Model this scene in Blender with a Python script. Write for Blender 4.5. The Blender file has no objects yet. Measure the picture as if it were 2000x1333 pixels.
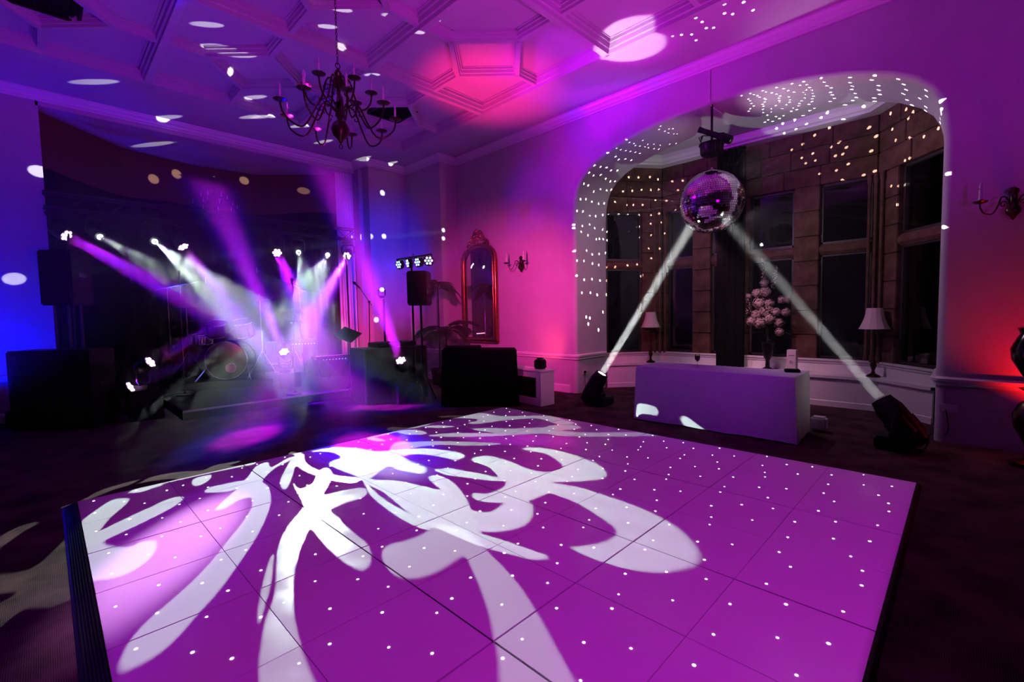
import bpy, bmesh, math, random
from math import pi, sin, cos, radians, sqrt, atan2
from mathutils import Vector, Matrix, Quaternion
from mathutils.geometry import delaunay_2d_cdt, tessellate_polygon
random.seed(7)
SC = bpy.context.scene
COL = SC.collection
V = Vector

# ------------------------------------------------------------------ camera
F_PX = 899.208
RM = Matrix(((0.70051558, -0.05581625, 0.71145096),
             (-0.71337353, -0.02767659, 0.70023726),
             (-0.01939408, -0.99805739, -0.05920572)))
CAM = V((0, 0, 1.49))
cd = bpy.data.cameras.new('camera'); cam = bpy.data.objects.new('camera', cd); COL.objects.link(cam)
cd.sensor_width = 36; cd.lens = F_PX / 2000 * 36; cd.clip_start = 0.05; cd.clip_end = 100
m = Matrix.Identity(4)
for r in range(3):
    m[r][0] = RM[r][0]; m[r][1] = -RM[r][1]; m[r][2] = -RM[r][2]; m[r][3] = CAM[r]
cam.matrix_world = m
SC.camera = cam

def ray(px, py): return (RM @ V((px - 1000, py - 666.5, F_PX)))
def at_z(px, py, z): d = ray(px, py); return CAM + d * ((z - CAM.z) / d.z)
def at_x(px, py, x): d = ray(px, py); return CAM + d * (x / d.x)
def at_y(px, py, y): d = ray(px, py); return CAM + d * (y / d.y)
def at_d(px, py, dep): return CAM + ray(px, py) * (dep / F_PX)

# ------------------------------------------------------------------ world, colour, exposure
w = bpy.data.worlds.new('world'); SC.world = w; w.use_nodes = True
w.node_tree.nodes['Background'].inputs[0].default_value = (0.02, 0.015, 0.04, 1)
w.node_tree.nodes['Background'].inputs[1].default_value = 0.02
SC.view_settings.view_transform = 'Standard'; SC.view_settings.look = 'None'
SC.view_settings.exposure = 0.0; SC.view_settings.gamma = 1.0; SC.view_settings.use_curve_mapping = False
cy = SC.cycles
cy.use_denoising = True; cy.use_adaptive_sampling = True; cy.adaptive_threshold = 0.02; cy.adaptive_min_samples = 16; cy.max_bounces = 5; cy.diffuse_bounces = 1; cy.glossy_bounces = 3
cy.transmission_bounces = 4; cy.volume_bounces = 0; cy.transparent_max_bounces = 12
cy.caustics_reflective = False; cy.caustics_refractive = False
cy.sample_clamp_indirect = 4.0; cy.use_light_tree = True; cy.blur_glossy = 0.5

# ------------------------------------------------------------------ lamps of the room, seen and added
def light(kind, name, pos, aim=None, col=(1, 1, 1), W=10, size=None, blend=0.3, rad=0.03, spread=None):
    l = bpy.data.lights.new(name, kind); o = bpy.data.objects.new(name, l); COL.objects.link(o)
    l.color = col; l.energy = W; o.location = pos
    if aim is not None:
        o.rotation_euler = (V(aim) - V(pos)).to_track_quat('-Z', 'Y').to_euler()
    if kind == 'SPOT':
        l.spot_size = radians(size); l.spot_blend = blend; l.shadow_soft_size = rad
    if kind == 'POINT': l.shadow_soft_size = rad
    if kind == 'AREA':
        l.shape = 'DISK'; l.size = rad * 2
        if spread: l.spread = radians(spread)
    return o

MAG = (0.62, 0.03, 1.0); VIO = (0.42, 0.02, 1.0); PINK = (1.0, 0.045, 0.42); BLU = (0.0, 0.004, 1.0)
# general violet and magenta wash of the room (added unseen lamps, behind the camera and about the room)
light('SPOT', 'wash_ceiling', (1.0, -1.2, 1.2), (1.7, 3.7, 5.1), (0.80, 0.02, 1.0), 820, 82, 0.9, 0.25)
light('SPOT', 'wash_ceiling_right', (4.4, 1.2, 0.8), (4.5, 2.2, 5.1), (0.95, 0.03, 1.0), 420, 80, 1.0, 0.2)
light('SPOT', 'wash_ceiling_far', (2.2, 7.0, 0.8), (2.0, 7.6, 5.1), (0.15, 0.0, 1.0), 190, 110, 0.8, 0.15)
light('SPOT', 'wash_ceiling_blue', (-0.6, 6.5, 0.6), (-0.4, 8.6, 5.1), (0.05, 0.0, 1.0), 150, 110, 0.8, 0.15)
light('SPOT', 'wash_arch_wall', (3.3, 5.5, 4.05), (6.8, 3.7, 4.2), (0.55, 0.0, 1.0), 330, 74, 0.9, 0.1)  # added unseen lamp tinting the arch wall while sparing its underside
light('SPOT', 'wash_wall_right', (2.0, -2.2, 1.8), (6.8, 0.5, 4.9), (0.58, 0.0, 1.0), 330, 56, 1.0, 0.2)
light('SPOT', 'wash_violet_wall', (4.6, 6.2, 2.2), (6.8, 4.6, 4.95), (0.50, 0.0, 1.0), 90, 75, 0.9, 0.1)
light('SPOT', 'wash_pink_wall', (3.6, 4.6, 2.7), (6.8, 6.5, 1.5), PINK, 700, 74, 0.9, 0.06)
light('SPOT', 'wash_pink_pier', (3.0, 8.2, 0.7), (5.3, 10.1, 1.6), PINK, 620, 50, 0.9, 0.06)
light('SPOT', 'uplight_radiator', (6.25, 5.42, 0.70), (6.8, 5.70, 1.0), (1.0, 0.06, 0.08), 16, 100, 1.0, 0.02)
light('SPOT', 'uplight_red_edge', (6.50, -0.74, 0.30), (6.8, -0.62, 1.6), (1.0, 0.008, 0.004), 85, 110, 1.0, 0.03)
light('SPOT', 'uplight_blue_left', (-0.75, 9.2, 0.4), (-0.3, 10.2, 1.9), BLU, 300, 100, 1.0, 0.05)
light('SPOT', 'beam_ceiling_red', (3.4, 5.2, 0.9), at_z(958, 172, 5.1), (1.0, 0.02, 0.16), 1300, 34, 1.0, 0.05)
light('SPOT', 'beam_ceiling_white', (3.6, 5.2, 1.0), at_z(1235, 78, 5.1), (1.0, 0.75, 1.0), 1500, 9.5, 0.3, 0.02)
light('SPOT', 'beam_ceiling_magenta', (3.6, 5.2, 1.02), at_z(1245, 82, 5.1), (1.0, 0.02, 1.0), 420, 12.5, 0.6, 0.03)
light('SPOT', 'beam_cove_violet', (3.2, 4.8, 4.3), at_z(1295, 135, 5.0), (0.62, 0.0, 1.0), 200, 34, 1.0, 0.05)
light('SPOT', 'par_dj_blue', at_d(764, 520, 8.6), at_y(735, 522, 9.7), (0.0, 0.02, 1.0), 330, 80, 0.8, 0.03)
light('SPOT', 'cloth_violet', (3.6, 1.0, 2.4), (5.7, 2.4, 0.4), (0.40, 0.02, 1.0), 60, 50, 0.9, 0.05)
light('SPOT', 'curtain_top', (2.6, 7.6, 0.8), (2.6, 11.6, 4.4), (0.25, 0.03, 0.5), 18, 60, 0.9, 0.08)
light('SPOT', 'drum_red', (1.25, 8.9, 0.9), (2.6, 10.5, 0.9), (1.0, 0.05, 0.08), 22, 50, 0.9, 0.03)
light('SPOT', 'drum_blue', (4.5, 9.0, 1.0), (2.7, 10.5, 0.8), (0.05, 0.12, 1.0), 110, 50, 0.9, 0.03)
light('SPOT', 'wash_pink_low', (2.6, 1.0, 1.5), (6.3, 5.4, 0.5), (1.0, 0.10, 0.62), 170, 20, 1.0, 0.1)  # added unseen lamp brightening the radiator cover

# ------------------------------------------------------------------ materials
def mat(name, col, rough=0.6, metal=0.0, col2=None, scale=8.0, bump=0.0, bscale=None, emit=None, estr=0, coat=0, spec=0.5, kind='noise'):
    mt = bpy.data.materials.new(name); mt.use_nodes = True; nt = mt.node_tree; b = nt.nodes['Principled BSDF']
    b.inputs['Base Color'].default_value = (*col, 1); b.inputs['Roughness'].default_value = rough
    b.inputs['Metallic'].default_value = metal; b.inputs['Specular IOR Level'].default_value = spec
    if coat: b.inputs['Coat Weight'].default_value = coat; b.inputs['Coat Roughness'].default_value = 0.12
    tc = nt.nodes.new('ShaderNodeTexCoord')
    if col2 or bump:
        n = nt.nodes.new('ShaderNodeTexNoise'); n.inputs['Scale'].default_value = scale; n.inputs['Detail'].default_value = 5
        nt.links.new(tc.outputs['Object'], n.inputs['Vector'])
        if col2:
            cr = nt.nodes.new('ShaderNodeValToRGB'); cr.color_ramp.elements[0].position = 0.35; cr.color_ramp.elements[1].position = 0.68
            cr.color_ramp.elements[0].color = (*col, 1); cr.color_ramp.elements[1].color = (*col2, 1)
            nt.links.new(n.outputs['Fac'], cr.inputs['Fac']); nt.links.new(cr.outputs['Color'], b.inputs['Base Color'])
        if bump:
            n2 = nt.nodes.new('ShaderNodeTexNoise'); n2.inputs['Scale'].default_value = bscale or scale * 6
            nt.links.new(tc.outputs['Object'], n2.inputs['Vector'])
            bp = nt.nodes.new('ShaderNodeBump'); bp.inputs['Strength'].default_value = bump; bp.inputs['Distance'].default_value = 0.01
            nt.links.new(n2.outputs['Fac'], bp.inputs['Height']); nt.links.new(bp.outputs['Normal'], b.inputs['Normal'])
    if emit:
        b.inputs['Emission Color'].default_value = (*emit, 1); b.inputs['Emission Strength'].default_value = estr
        mt.cycles.emission_sampling = 'NONE'
    return mt

M = {}
M['plaster'] = mat('painted_plaster', (0.50, 0.45, 0.49), 0.8, col2=(0.54, 0.49, 0.53), scale=3, bump=0.12, bscale=60)
M['ceil'] = mat('ceiling_plaster', (0.56, 0.52, 0.55), 0.8, col2=(0.52, 0.48, 0.51), scale=2.5, bump=0.08, bscale=50)
M['trim'] = mat('gloss_paint', (0.78, 0.76, 0.75), 0.35)
M['black'] = mat('black_plastic', (0.006, 0.006, 0.007), 0.45, bump=0.05, scale=40, spec=0.2)
M['blackgloss'] = mat('black_lacquer', (0.006, 0.006, 0.008), 0.18, spec=0.3)
M['drape'] = mat('black_drape', (0.003, 0.003, 0.0035), 0.95, col2=(0.006, 0.0055, 0.006), scale=20, spec=0.02)
M['metal'] = mat('dark_steel', (0.10, 0.10, 0.11), 0.35, 1.0)
M['chrome'] = mat('chrome', (0.75, 0.75, 0.78), 0.12, 1.0)
M['bronze'] = mat('aged_bronze', (0.035, 0.02, 0.013), 0.3, 0.8, col2=(0.07, 0.035, 0.02), scale=30)
M['gold'] = mat('gilt_frame', (0.55, 0.20, 0.05), 0.22, 1.0, col2=(0.20, 0.06, 0.02), scale=30)
M['candle'] = mat('candle_sleeve', (0.62, 0.58, 0.55), 0.5)
M['bulb'] = mat('bulb_glass', (0.55, 0.5, 0.55), 0.15)
M['stone'] = mat('brown_sandstone', (0.075, 0.036, 0.024), 0.9, col2=(0.14, 0.072, 0.05), scale=7, bump=0.5, bscale=45, spec=0.15)
M['mortar'] = mat('dark_mortar', (0.03, 0.02, 0.016), 0.95)
M['frame'] = mat('dark_window_frame', (0.02, 0.014, 0.012), 0.5)
M['mirror'] = mat('mirror_silver', (0.8, 0.8, 0.82), 0.02, 1.0)
M['facet'] = mat('mirror_facet', (0.92, 0.92, 0.95), 0.07, 1.0)
M['cloth'] = mat('white_tablecloth', (0.72, 0.70, 0.74), 0.8, col2=(0.66, 0.64, 0.69), scale=4, bump=0.15, bscale=9)
M['shade'] = mat('lamp_shade_fabric', (0.62, 0.50, 0.44), 0.8)
M['leaf'] = mat('palm_leaf', (0.006, 0.012, 0.005), 0.6, col2=(0.012, 0.02, 0.008), scale=12, spec=0.15)
M['petal'] = mat('ivory_petal', (0.42, 0.33, 0.29), 0.8, col2=(0.24, 0.17, 0.15), scale=26, spec=0.1)
M['pelmet'] = mat('brown_pelmet_fabric', (0.11, 0.045, 0.022), 0.9, col2=(0.11, 0.045, 0.02), scale=6)
M['box'] = mat('white_card', (0.62, 0.56, 0.56), 0.6)
M['print'] = mat('grey_print', (0.18, 0.15, 0.16), 0.6)
M['wine'] = mat('red_wine', (0.05, 0.004, 0.01), 0.1)
M['drumhead'] = mat('black_drum_head', (0.012, 0.012, 0.014), 0.25)
M['portwhite'] = mat('pale_drum_patch', (0.6, 0.55, 0.7), 0.5)
M['drumred'] = mat('drum_lacquer', (0.08, 0.012, 0.02), 0.2)
M['brass'] = mat('cymbal_brass', (0.7, 0.5, 0.25), 0.25, 1.0)
M['grille'] = mat('dark_grille', (0.010, 0.009, 0.009), 0.8, spec=0.1)
M['lens_w'] = mat('white_lens', (1, 1, 1), 0.3, emit=(0.95, 0.98, 1.0), estr=14)
M['lens_m'] = mat('magenta_lens', (1, 1, 1), 0.3, emit=(1.0, 0.55, 1.0), estr=6)
M['lens_b'] = mat('blue_lens', (1, 1, 1), 0.3, emit=(0.30, 0.55, 1.0), estr=5)
M['lens_v'] = mat('violet_lens', (1, 1, 1), 0.3, emit=(0.3, 0.1, 1.0), estr=3)
M['star'] = mat('star_led', (1, 1, 1), 0.3, emit=(1.0, 0.93, 1.0), estr=7)
M['ledred'] = mat('amp_light', (1, 1, 1), 0.3, emit=(1.0, 0.35, 0.6), estr=3)
M['ledblue'] = mat('blue_pilot_light', (1, 1, 1), 0.3, emit=(0.15, 0.35, 1.0), estr=4)

def carpet():
    mt = mat('patterned_carpet', (0.09, 0.045, 0.045), 0.95); nt = mt.node_tree; b = nt.nodes['Principled BSDF']
    b.inputs['Specular IOR Level'].default_value = 0.1
    tc = nt.nodes.new('ShaderNodeTexCoord')
    w1 = nt.nodes.new('ShaderNodeTexWave'); w1.inputs['Scale'].default_value = 42; w1.inputs['Distortion'].default_value = 3; w1.bands_direction = 'X'
    w2 = nt.nodes.new('ShaderNodeTexWave'); w2.inputs['Scale'].default_value = 42; w2.inputs['Distortion'].default_value = 3; w2.bands_direction = 'Y'
    n = nt.nodes.new('ShaderNodeTexNoise'); n.inputs['Scale'].default_value = 3.5; n.inputs['Detail'].default_value = 6
    for q in (w1, w2, n): nt.links.new(tc.outputs['Object'], q.inputs['Vector'])
    mu = nt.nodes.new('ShaderNodeMath'); mu.operation = 'MULTIPLY'
    nt.links.new(w1.outputs['Fac'], mu.inputs[0]); nt.links.new(w2.outputs['Fac'], mu.inputs[1])
    ad = nt.nodes.new('ShaderNodeMath'); ad.operation = 'MULTIPLY_ADD'; ad.inputs[1].default_value = 0.5
    nt.links.new(mu.outputs[0], ad.inputs[0]); nt.links.new(n.outputs['Fac'], ad.inputs[2])
    cr = nt.nodes.new('ShaderNodeValToRGB'); e = cr.color_ramp.elements
    e[0].position = 0.4; e[0].color = (0.011, 0.004, 0.005, 1); e[1].position = 0.85; e[1].color = (0.11, 0.050, 0.056, 1)
    nt.links.new(ad.outputs[0], cr.inputs['Fac']); nt.links.new(cr.outputs['Color'], b.inputs['Base Color'])
    return mt
M['carpet'] = carpet()

def tile_mat():
    mt = mat('white_dance_tile', (0.80, 0.79, 0.82), 0.16, col2=(0.76, 0.75, 0.78), scale=2.2); nt = mt.node_tree; b = nt.nodes['Principled BSDF']
    tc = nt.nodes.new('ShaderNodeTexCoord')
    n = nt.nodes.new('ShaderNodeTexNoise'); n.inputs['Scale'].default_value = 5; n.inputs['Detail'].default_value = 8
    nt.links.new(tc.outputs['Object'], n.inputs['Vector'])
    mr = nt.nodes.new('ShaderNodeMapRange'); mr.inputs['From Min'].default_value = 0.3; mr.inputs['From Max'].default_value = 0.7
    mr.inputs['To Min'].default_value = 0.10; mr.inputs['To Max'].default_value = 0.24
    nt.links.new(n.outputs['Fac'], mr.inputs['Value']); nt.links.new(mr.outputs['Result'], b.inputs['Roughness'])
    return mt
M['tile'] = tile_mat()

def glass_mat(name, tint, refl_rough=0.03):
    mt = bpy.data.materials.new(name); mt.use_nodes = True; nt = mt.node_tree; nt.nodes.clear()
    o = nt.nodes.new('ShaderNodeOutputMaterial'); mx = nt.nodes.new('ShaderNodeMixShader')
    t = nt.nodes.new('ShaderNodeBsdfTransparent'); t.inputs[0].default_value = (*tint, 1)
    g = nt.nodes.new('ShaderNodeBsdfGlossy'); g.inputs['Roughness'].default_value = refl_rough
    f = nt.nodes.new('ShaderNodeFresnel'); f.inputs['IOR'].default_value = 1.5
    nt.links.new(f.outputs[0], mx.inputs[0]); nt.links.new(t.outputs[0], mx.inputs[1]); nt.links.new(g.outputs[0], mx.inputs[2])
    nt.links.new(mx.outputs[0], o.inputs['Surface']); return mt
M['glass'] = glass_mat('window_glass', (0.85, 0.88, 0.9))
M['clear'] = glass_mat('clear_glass', (0.95, 0.95, 0.95))

def haze_mat(name, dens, aniso=0.25):
    mt = bpy.data.materials.new(name); mt.use_nodes = True; nt = mt.node_tree; nt.nodes.clear()
    o = nt.nodes.new('ShaderNodeOutputMaterial'); v = nt.nodes.new('ShaderNodeVolumeScatter')
    v.inputs['Density'].default_value = dens; v.inputs['Anisotropy'].default_value = aniso
    v.inputs['Color'].default_value = (1, 1, 1, 1)
    nt.links.new(v.outputs[0], o.inputs['Volume']); mt.cycles.homogeneous_volume = True
    return mt

# ------------------------------------------------------------------ mesh helpers
class MB:
    def __init__(s): s.v = []; s.f = []; s.sm = []
    def add(s, vs, fs, smooth=False, mx=None):
        b = len(s.v)
        s.v += [tuple(mx @ V(p)) if mx else tuple(p) for p in vs]
        s.f += [tuple(i + b for i in f) for f in fs]; s.sm += [smooth] * len(fs); return s
    def box(s, c, d, mx=None, bev=0.0):
        x, y, z = d[0] / 2, d[1] / 2, d[2] / 2
        if bev <= 0:
            vs = [(c[0] + i * x, c[1] + j * y, c[2] + k * z) for i in (-1, 1) for j in (-1, 1) for k in (-1, 1)]
            fs = [(0, 1, 3, 2), (4, 6, 7, 5), (0, 4, 5, 1), (2, 3, 7, 6), (0, 2, 6, 4), (1, 5, 7, 3)]
            return s.add(vs, fs, False, mx)
        bm = bmesh.new(); bmesh.ops.create_cube(bm, size=1)
        for q in bm.verts: q.co = V((q.co.x * d[0], q.co.y * d[1], q.co.z * d[2]))
        bmesh.ops.bevel(bm, geom=bm.edges[:] , offset=bev, segments=2, affect='EDGES')
        bm.verts.index_update()
        s.add([(q.co.x + c[0], q.co.y + c[1], q.co.z + c[2]) for q in bm.verts], [[q.index for q in f.verts] for f in bm.faces], False, mx)
        bm.free(); return s
    def tube(s, pts, r, n=8, mx=None, cap=True):
        pts = [V(p) for p in pts]; rs = r if isinstance(r, (list, tuple)) else [r] * len(pts)
        vs = []; fs = []; prev = None
        for i, p in enumerate(pts):
            t = (pts[min(i + 1, len(pts) - 1)] - pts[max(i - 1, 0)])
            t = t.normalized() if t.length > 1e-9 else V((0, 0, 1))
            if prev is None: a = t.orthogonal().normalized()
            else:
                a = prev - t * prev.dot(t); a = a.normalized() if a.length > 1e-6 else t.orthogonal().normalized()
            prev = a; b = t.cross(a)
            for k in range(n):
                an = 2 * pi * k / n; vs.append(p + (a * cos(an) + b * sin(an)) * rs[i])
        for i in range(len(pts) - 1):
            for k in range(n):
                k2 = (k + 1) % n; fs.append((i * n + k, i * n + k2, (i + 1) * n + k2, (i + 1) * n + k))
        if cap: fs.append(tuple(range(n - 1, -1, -1))); fs.append(tuple((len(pts) - 1) * n + k for k in range(n)))
        return s.add(vs, fs, True, mx)
    def lathe(s, prof, n=24, mx=None, close=True):
        vs = []; fs = []
        for r, z in prof:
            for k in range(n):
                a = 2 * pi * k / n; vs.append((r * cos(a), r * sin(a), z))
        for i in range(len(prof) - 1):
            for k in range(n):
                k2 = (k + 1) % n; fs.append((i * n + k, i * n + k2, (i + 1) * n + k2, (i + 1) * n + k))
        if close: fs.append(tuple(range(n - 1, -1, -1))); fs.append(tuple((len(prof) - 1) * n + k for k in range(n)))
        return s.add(vs, fs, True, mx)
    def prism(s, poly, axis_vec, mx=None, smooth=False):
        """poly: list of 3d points, extruded by axis_vec"""
        n = len(poly); a = V(axis_vec); vs = [V(p) for p in poly] + [V(p) + a for p in poly]
        fs = [tuple(range(n)), tuple(range(2 * n - 1, n - 1, -1))] + [(i, i + n, (i + 1) % n + n, (i + 1) % n) for i in range(n)]
        return s.add(vs, fs, smooth, mx)
    def sweep(s, prof, path, closed=False, mx=None):
        """prof: (out, up) section; path: list of xy points; out = to the left side of travel"""
        P = [V((p[0], p[1])) for p in path]; n = len(P); m = len(prof); vs = []; fs = []
        for i in range(n):
            d0 = (P[i] - P[i - 1]).normalized() if i > 0 or closed else None
            d1 = (P[(i + 1) % n] - P[i]).normalized() if i < n - 1 or closed else None
            if d0 is None: d0 = d1
            if d1 is None: d1 = d0
            n0 = V((-d0.y, d0.x)); n1 = V((-d1.y, d1.x)); nn = (n0 + n1); nn = nn / max(nn.dot(n0), 0.2)
            for o, u in prof: vs.append((P[i].x + nn.x * o, P[i].y + nn.y * o, u))
        seg = n if closed else n - 1
        for i in range(seg):
            j = (i + 1) % n
            for k in range(m):
                k2 = (k + 1) % m; fs.append((i * m + k, i * m + k2, j * m + k2, j * m + k))
        if not closed: fs.append(tuple(range(m))); fs.append(tuple((n - 1) * m + k for k in range(m - 1, -1, -1)))
        return s.add(vs, fs, False, mx)
    def build(s, name, mt, parent=None, loc=None, rot=None, kind=None, label=None):
        me = bpy.data.meshes.new(name); me.from_pydata(s.v, [], s.f)
        bm = bmesh.new(); bm.from_mesh(me); bmesh.ops.recalc_face_normals(bm, faces=bm.faces[:]); bm.to_mesh(me); bm.free()
        if len(me.polygons) == len(s.sm): me.polygons.foreach_set('use_smooth', s.sm)
        if any(s.sm): me.set_sharp_from_angle(angle=radians(45))
        me.materials.append(mt); me.update()
        o = bpy.data.objects.new(name, me); COL.objects.link(o)
        if parent: o.parent = parent
        if loc is not None: o.location = loc
        if rot is not None: o.rotation_euler = rot
        if kind: o['kind'] = kind
        if label: o['label'] = label
        return o

def tag(o, label, cat, group=None, kind=None):
    o['label'] = label; o['category'] = cat
    if group: o['group'] = group
    if kind: o['kind'] = kind
    return o
def thing(name, label, cat, loc=(0, 0, 0), rz=0, group=None):
    o = bpy.data.objects.new(name, None); COL.objects.link(o); o.empty_display_size = 0.1
    o.location = loc; o.rotation_euler = (0, 0, rz); return tag(o, label, cat, group)
def copy_tree(o, parent=None):
    c = o.copy(); COL.objects.link(c); c.parent = parent
    for ch in list(o.children): copy_tree(ch, c)
    return c
def track(d, up='Y', ax='Z'): return V(d).to_track_quat(ax, up).to_matrix().to_4x4()
def T(*p): return Matrix.Translation(V(p))
def Rz(a): return Matrix.Rotation(a, 4, 'Z')

# ================================================================== SETTING
XW = 6.80; XB = 7.80; YS = 10.20; ZC = 5.02; ZP = 5.17
# ---- floor
MB().box((2.5, 4.5, -0.05), (14, 19, 0.1)).build('floor', M['carpet'], kind='structure')

# ---- arch wall (wall_right)
ARL = [(5.05, 0.0), (5.05, 3.22), (5.03, 3.48), (4.99, 3.66), (4.92, 3.81), (4.80, 3.94), (4.60, 4.07), (4.40, 4.155), (4.15, 4.235), (3.85, 4.305), (3.50, 4.36), (3.10, 4.40), (2.63, 4.42)]
ARCH = ARL + [(5.26 - y, z) for y, z in reversed(ARL[:-1])]
def offset_line(pts, d):
    out = []
    for i, (y, z) in enumerate(pts):
        a = V(pts[max(i - 1, 0)]); b = V(pts[min(i + 1, len(pts) - 1)]); t = (b - a).normalized(); n = V((-t.y, t.x))
        # outward from the opening: away from centre
        if n.dot(V((y, z)) - V((2.63, 1.8))) < 0: n = -n
        out.append((y + n.x * d, max(z + n.y * d, 0.0)))
    return out
wm = MB()
rad = 0.07; rings = []
for k in range(7):
    th = pi / 2 * k / 6
    rings.append([(XW + rad * (1 - cos(th)), y, z) for y, z in offset_line(ARCH, rad * (1 - sin(th)))])
rings.append([(XB, y, z) for y, z in ARCH])
n = len(ARCH); vs = [p for r_ in rings for p in r_]; fs = []
for i in range(len(rings) - 1):
    for j in range(n - 1): fs.append((i * n + j, i * n + j + 1, (i + 1) * n + j + 1, (i + 1) * n + j))
wm.add(vs, fs, True)
outer = [(-4.5, 0), (-4.5, 5.3), (8.38, 5.3), (8.38, 0)]
inner0 = [(p[1], p[2]) for p in rings[0]]
poly = [V((a, b, 0)) for a, b in outer + inner0]
tri = tessellate_polygon([poly])
wm.add([(XW, p.x, p.y) for p in poly], [tuple(t) for t in tri])
inner1 = ARCH
poly = [V((a, b, 0)) for a, b in outer + inner1]
wm.add([(XB, p.x, p.y) for p in poly], [tuple(t) for t in tessellate_polygon([poly])])
wall_right = wm.build('wall_right', M['plaster'], kind='structure')

# ---- stepped corner and stage wall (wall_back)
wb = MB()
wb.box((6.565, 9.04, 2.65), (0.47, 1.32, 5.3))          # chimney-like projection beside the mirror
wb.box((6.5, 9.96, 2.65), (2.34, 0.52, 5.3))            # wall right of the stage opening
wb.box((5.31, 10.2, 2.65), (0.14, 0.40, 5.3))
wb.box((-1.95, 10.4, 2.65), (4.16, 0.40, 5.3))          # wall left of the opening
wb.box((2.7, 10.4, 5.06), (5.2, 0.40, 0.50))            # lintel over the opening
wb.build('wall_back', M['plaster'], kind='structure')
MB().box((-4.1, 3.0, 2.65), (0.2, 15.2, 5.3)).build('wall_left', M['plaster'], kind='structure')
MB().box((1.4, -4.6, 2.65), (11.2, 0.2, 5.3)).build('wall_front', M['plaster'], kind='structure')

# ---- alcove behind the stage
AL = [(0.10, 10.40), (0.30, 10.62), (1.25, 11.62), (2.4, 11.92), (3.6, 11.80), (4.55, 10.95), (5.05, 10.40)]
pw = MB()
for a, b in zip([(x, y + .22) for x, y in AL[:-1]], [(x, y + .22) for x, y in AL[1:]]):
    pw.add([(a[0], a[1], 0), (b[0], b[1], 0), (b[0], b[1], 4.9), (a[0], a[1], 4.9)], [(0, 1, 2, 3)])
pw.build('wall_alcove', M['plaster'], kind='structure')
MB().add([(-0.3, 10.3, 4.82), (5.5, 10.3, 4.82), (5.5, 12.6, 4.82), (-0.3, 12.6, 4.82)], [(0, 1, 2, 3)]).build('ceiling_alcove', M['ceil'], kind='structure')

def sub(path, n):
    out = []
    for a, b in zip(path[:-1], path[1:]):
        for k in range(n): out.append((a[0] + (b[0] - a[0]) * k / n, a[1] + (b[1] - a[1]) * k / n))
    out.append(path[-1]); return out
pel = MB(); pth = sub(AL, 4)
vs = []; fs = []
for i, (x, y) in enumerate(pth):
    for dz, dy in ((4.80, 0), (3.92 + 0.03 * sin(i * 0.7), 0.0), (3.92 + 0.03 * sin(i * 0.7), 0.04), (4.80, 0.04)): vs.append((x, y - 0.0 + dy, dz))
for i in range(len(pth) - 1):
    for k in range(4): fs.append((i * 4 + k, i * 4 + (k + 1) % 4, (i + 1) * 4 + (k + 1) % 4, (i + 1) * 4 + k))
pel.add(vs, fs)
tag(pel.build('curtain_pelmet', M['pelmet']), 'deep brown fabric pelmet across the top of the black stage curtain', 'pelmet')
cur = MB(); pth = sub(AL, 26); vs = []; fs = []
for i, (x, y) in enumerate(pth):
    o = 0.014 * sin(i * 1.25) + 0.02 * sin(i * 0.21)
    vs += [(x + o * 0.3, y + 0.11 + o, 4.2), (x + o * 0.3, y + 0.11 + o * 1.3, 0.02)]
for i in range(len(pth) - 1): fs.append((2 * i, 2 * i + 1, 2 * i + 3, 2 * i + 2))
cur.add(vs, fs, True)
tag(cur.build('stage_curtain', M['drape']), 'black full-height curtain hanging behind the stage', 'curtain')
# side curtain at the right of the opening, lit pink
sc = MB(); vs = []; fs = []
for i in range(25):
    t = i / 24; x = 4.86 + 0.36 * t; y = 10.36 - 0.12 * t + 0.02 * sin(i * 1.6)
    vs += [(x, y, 4.80), (x, y, 0.03)]
for i in range(24): fs.append((2 * i, 2 * i + 1, 2 * i + 3, 2 * i + 2))
sc.add(vs, fs, True)
tag(sc.build('side_curtain', M['cloth']), 'pale narrow curtain catching pink light at the edge of the stage opening', 'curtain')

# ---- main ceiling: panel plane, flat border, moulded ribs
ce = MB()
X0, X1, Yb = -3.12, 5.70, 8.76
ce.add([(-4.2, -4.8, ZP), (6.8, -4.8, ZP), (6.8, 10.3, ZP), (-4.2, 10.3, ZP)], [(0, 1, 2, 3)])
ce.add([(X1, -4.8, ZC), (6.9, -4.8, ZC), (6.9, Yb, ZC), (X1, Yb, ZC), (X1, -4.8, ZP), (X1, Yb, ZP)], [(0, 1, 2, 3), (0, 3, 5, 4)])
ce.add([(-4.2, Yb, ZC), (6.9, Yb, ZC), (6.9, 10.3, ZC), (-4.2, 10.3, ZC), (-4.2, Yb, ZP), (6.9, Yb, ZP)], [(0, 1, 2, 3), (0, 1, 5, 4)])
ceiling = ce.build('ceiling', M['ceil'], kind='structure')
RP = [(-0.125, ZP + .005), (-0.125, ZP - 0.012), (-0.10, ZP - 0.012), (-0.10, ZP - 0.05), (-0.078, ZP - 0.055), (-0.072, ZP - 0.11), (-0.05, ZP - 0.118), (-0.045, ZP - 0.165),
      (0.045, ZP - 0.165), (0.05, ZP - 0.118), (0.072, ZP - 0.11), (0.078, ZP - 0.055), (0.10, ZP - 0.05), (0.10, ZP - 0.012), (0.125, ZP - 0.012), (0.125, ZP + .005)]
def scaled(prof, k, dz): return [(o * k, ZP - (ZP - u) * dz) for o, u in prof]
rib_cache = {}
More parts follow.
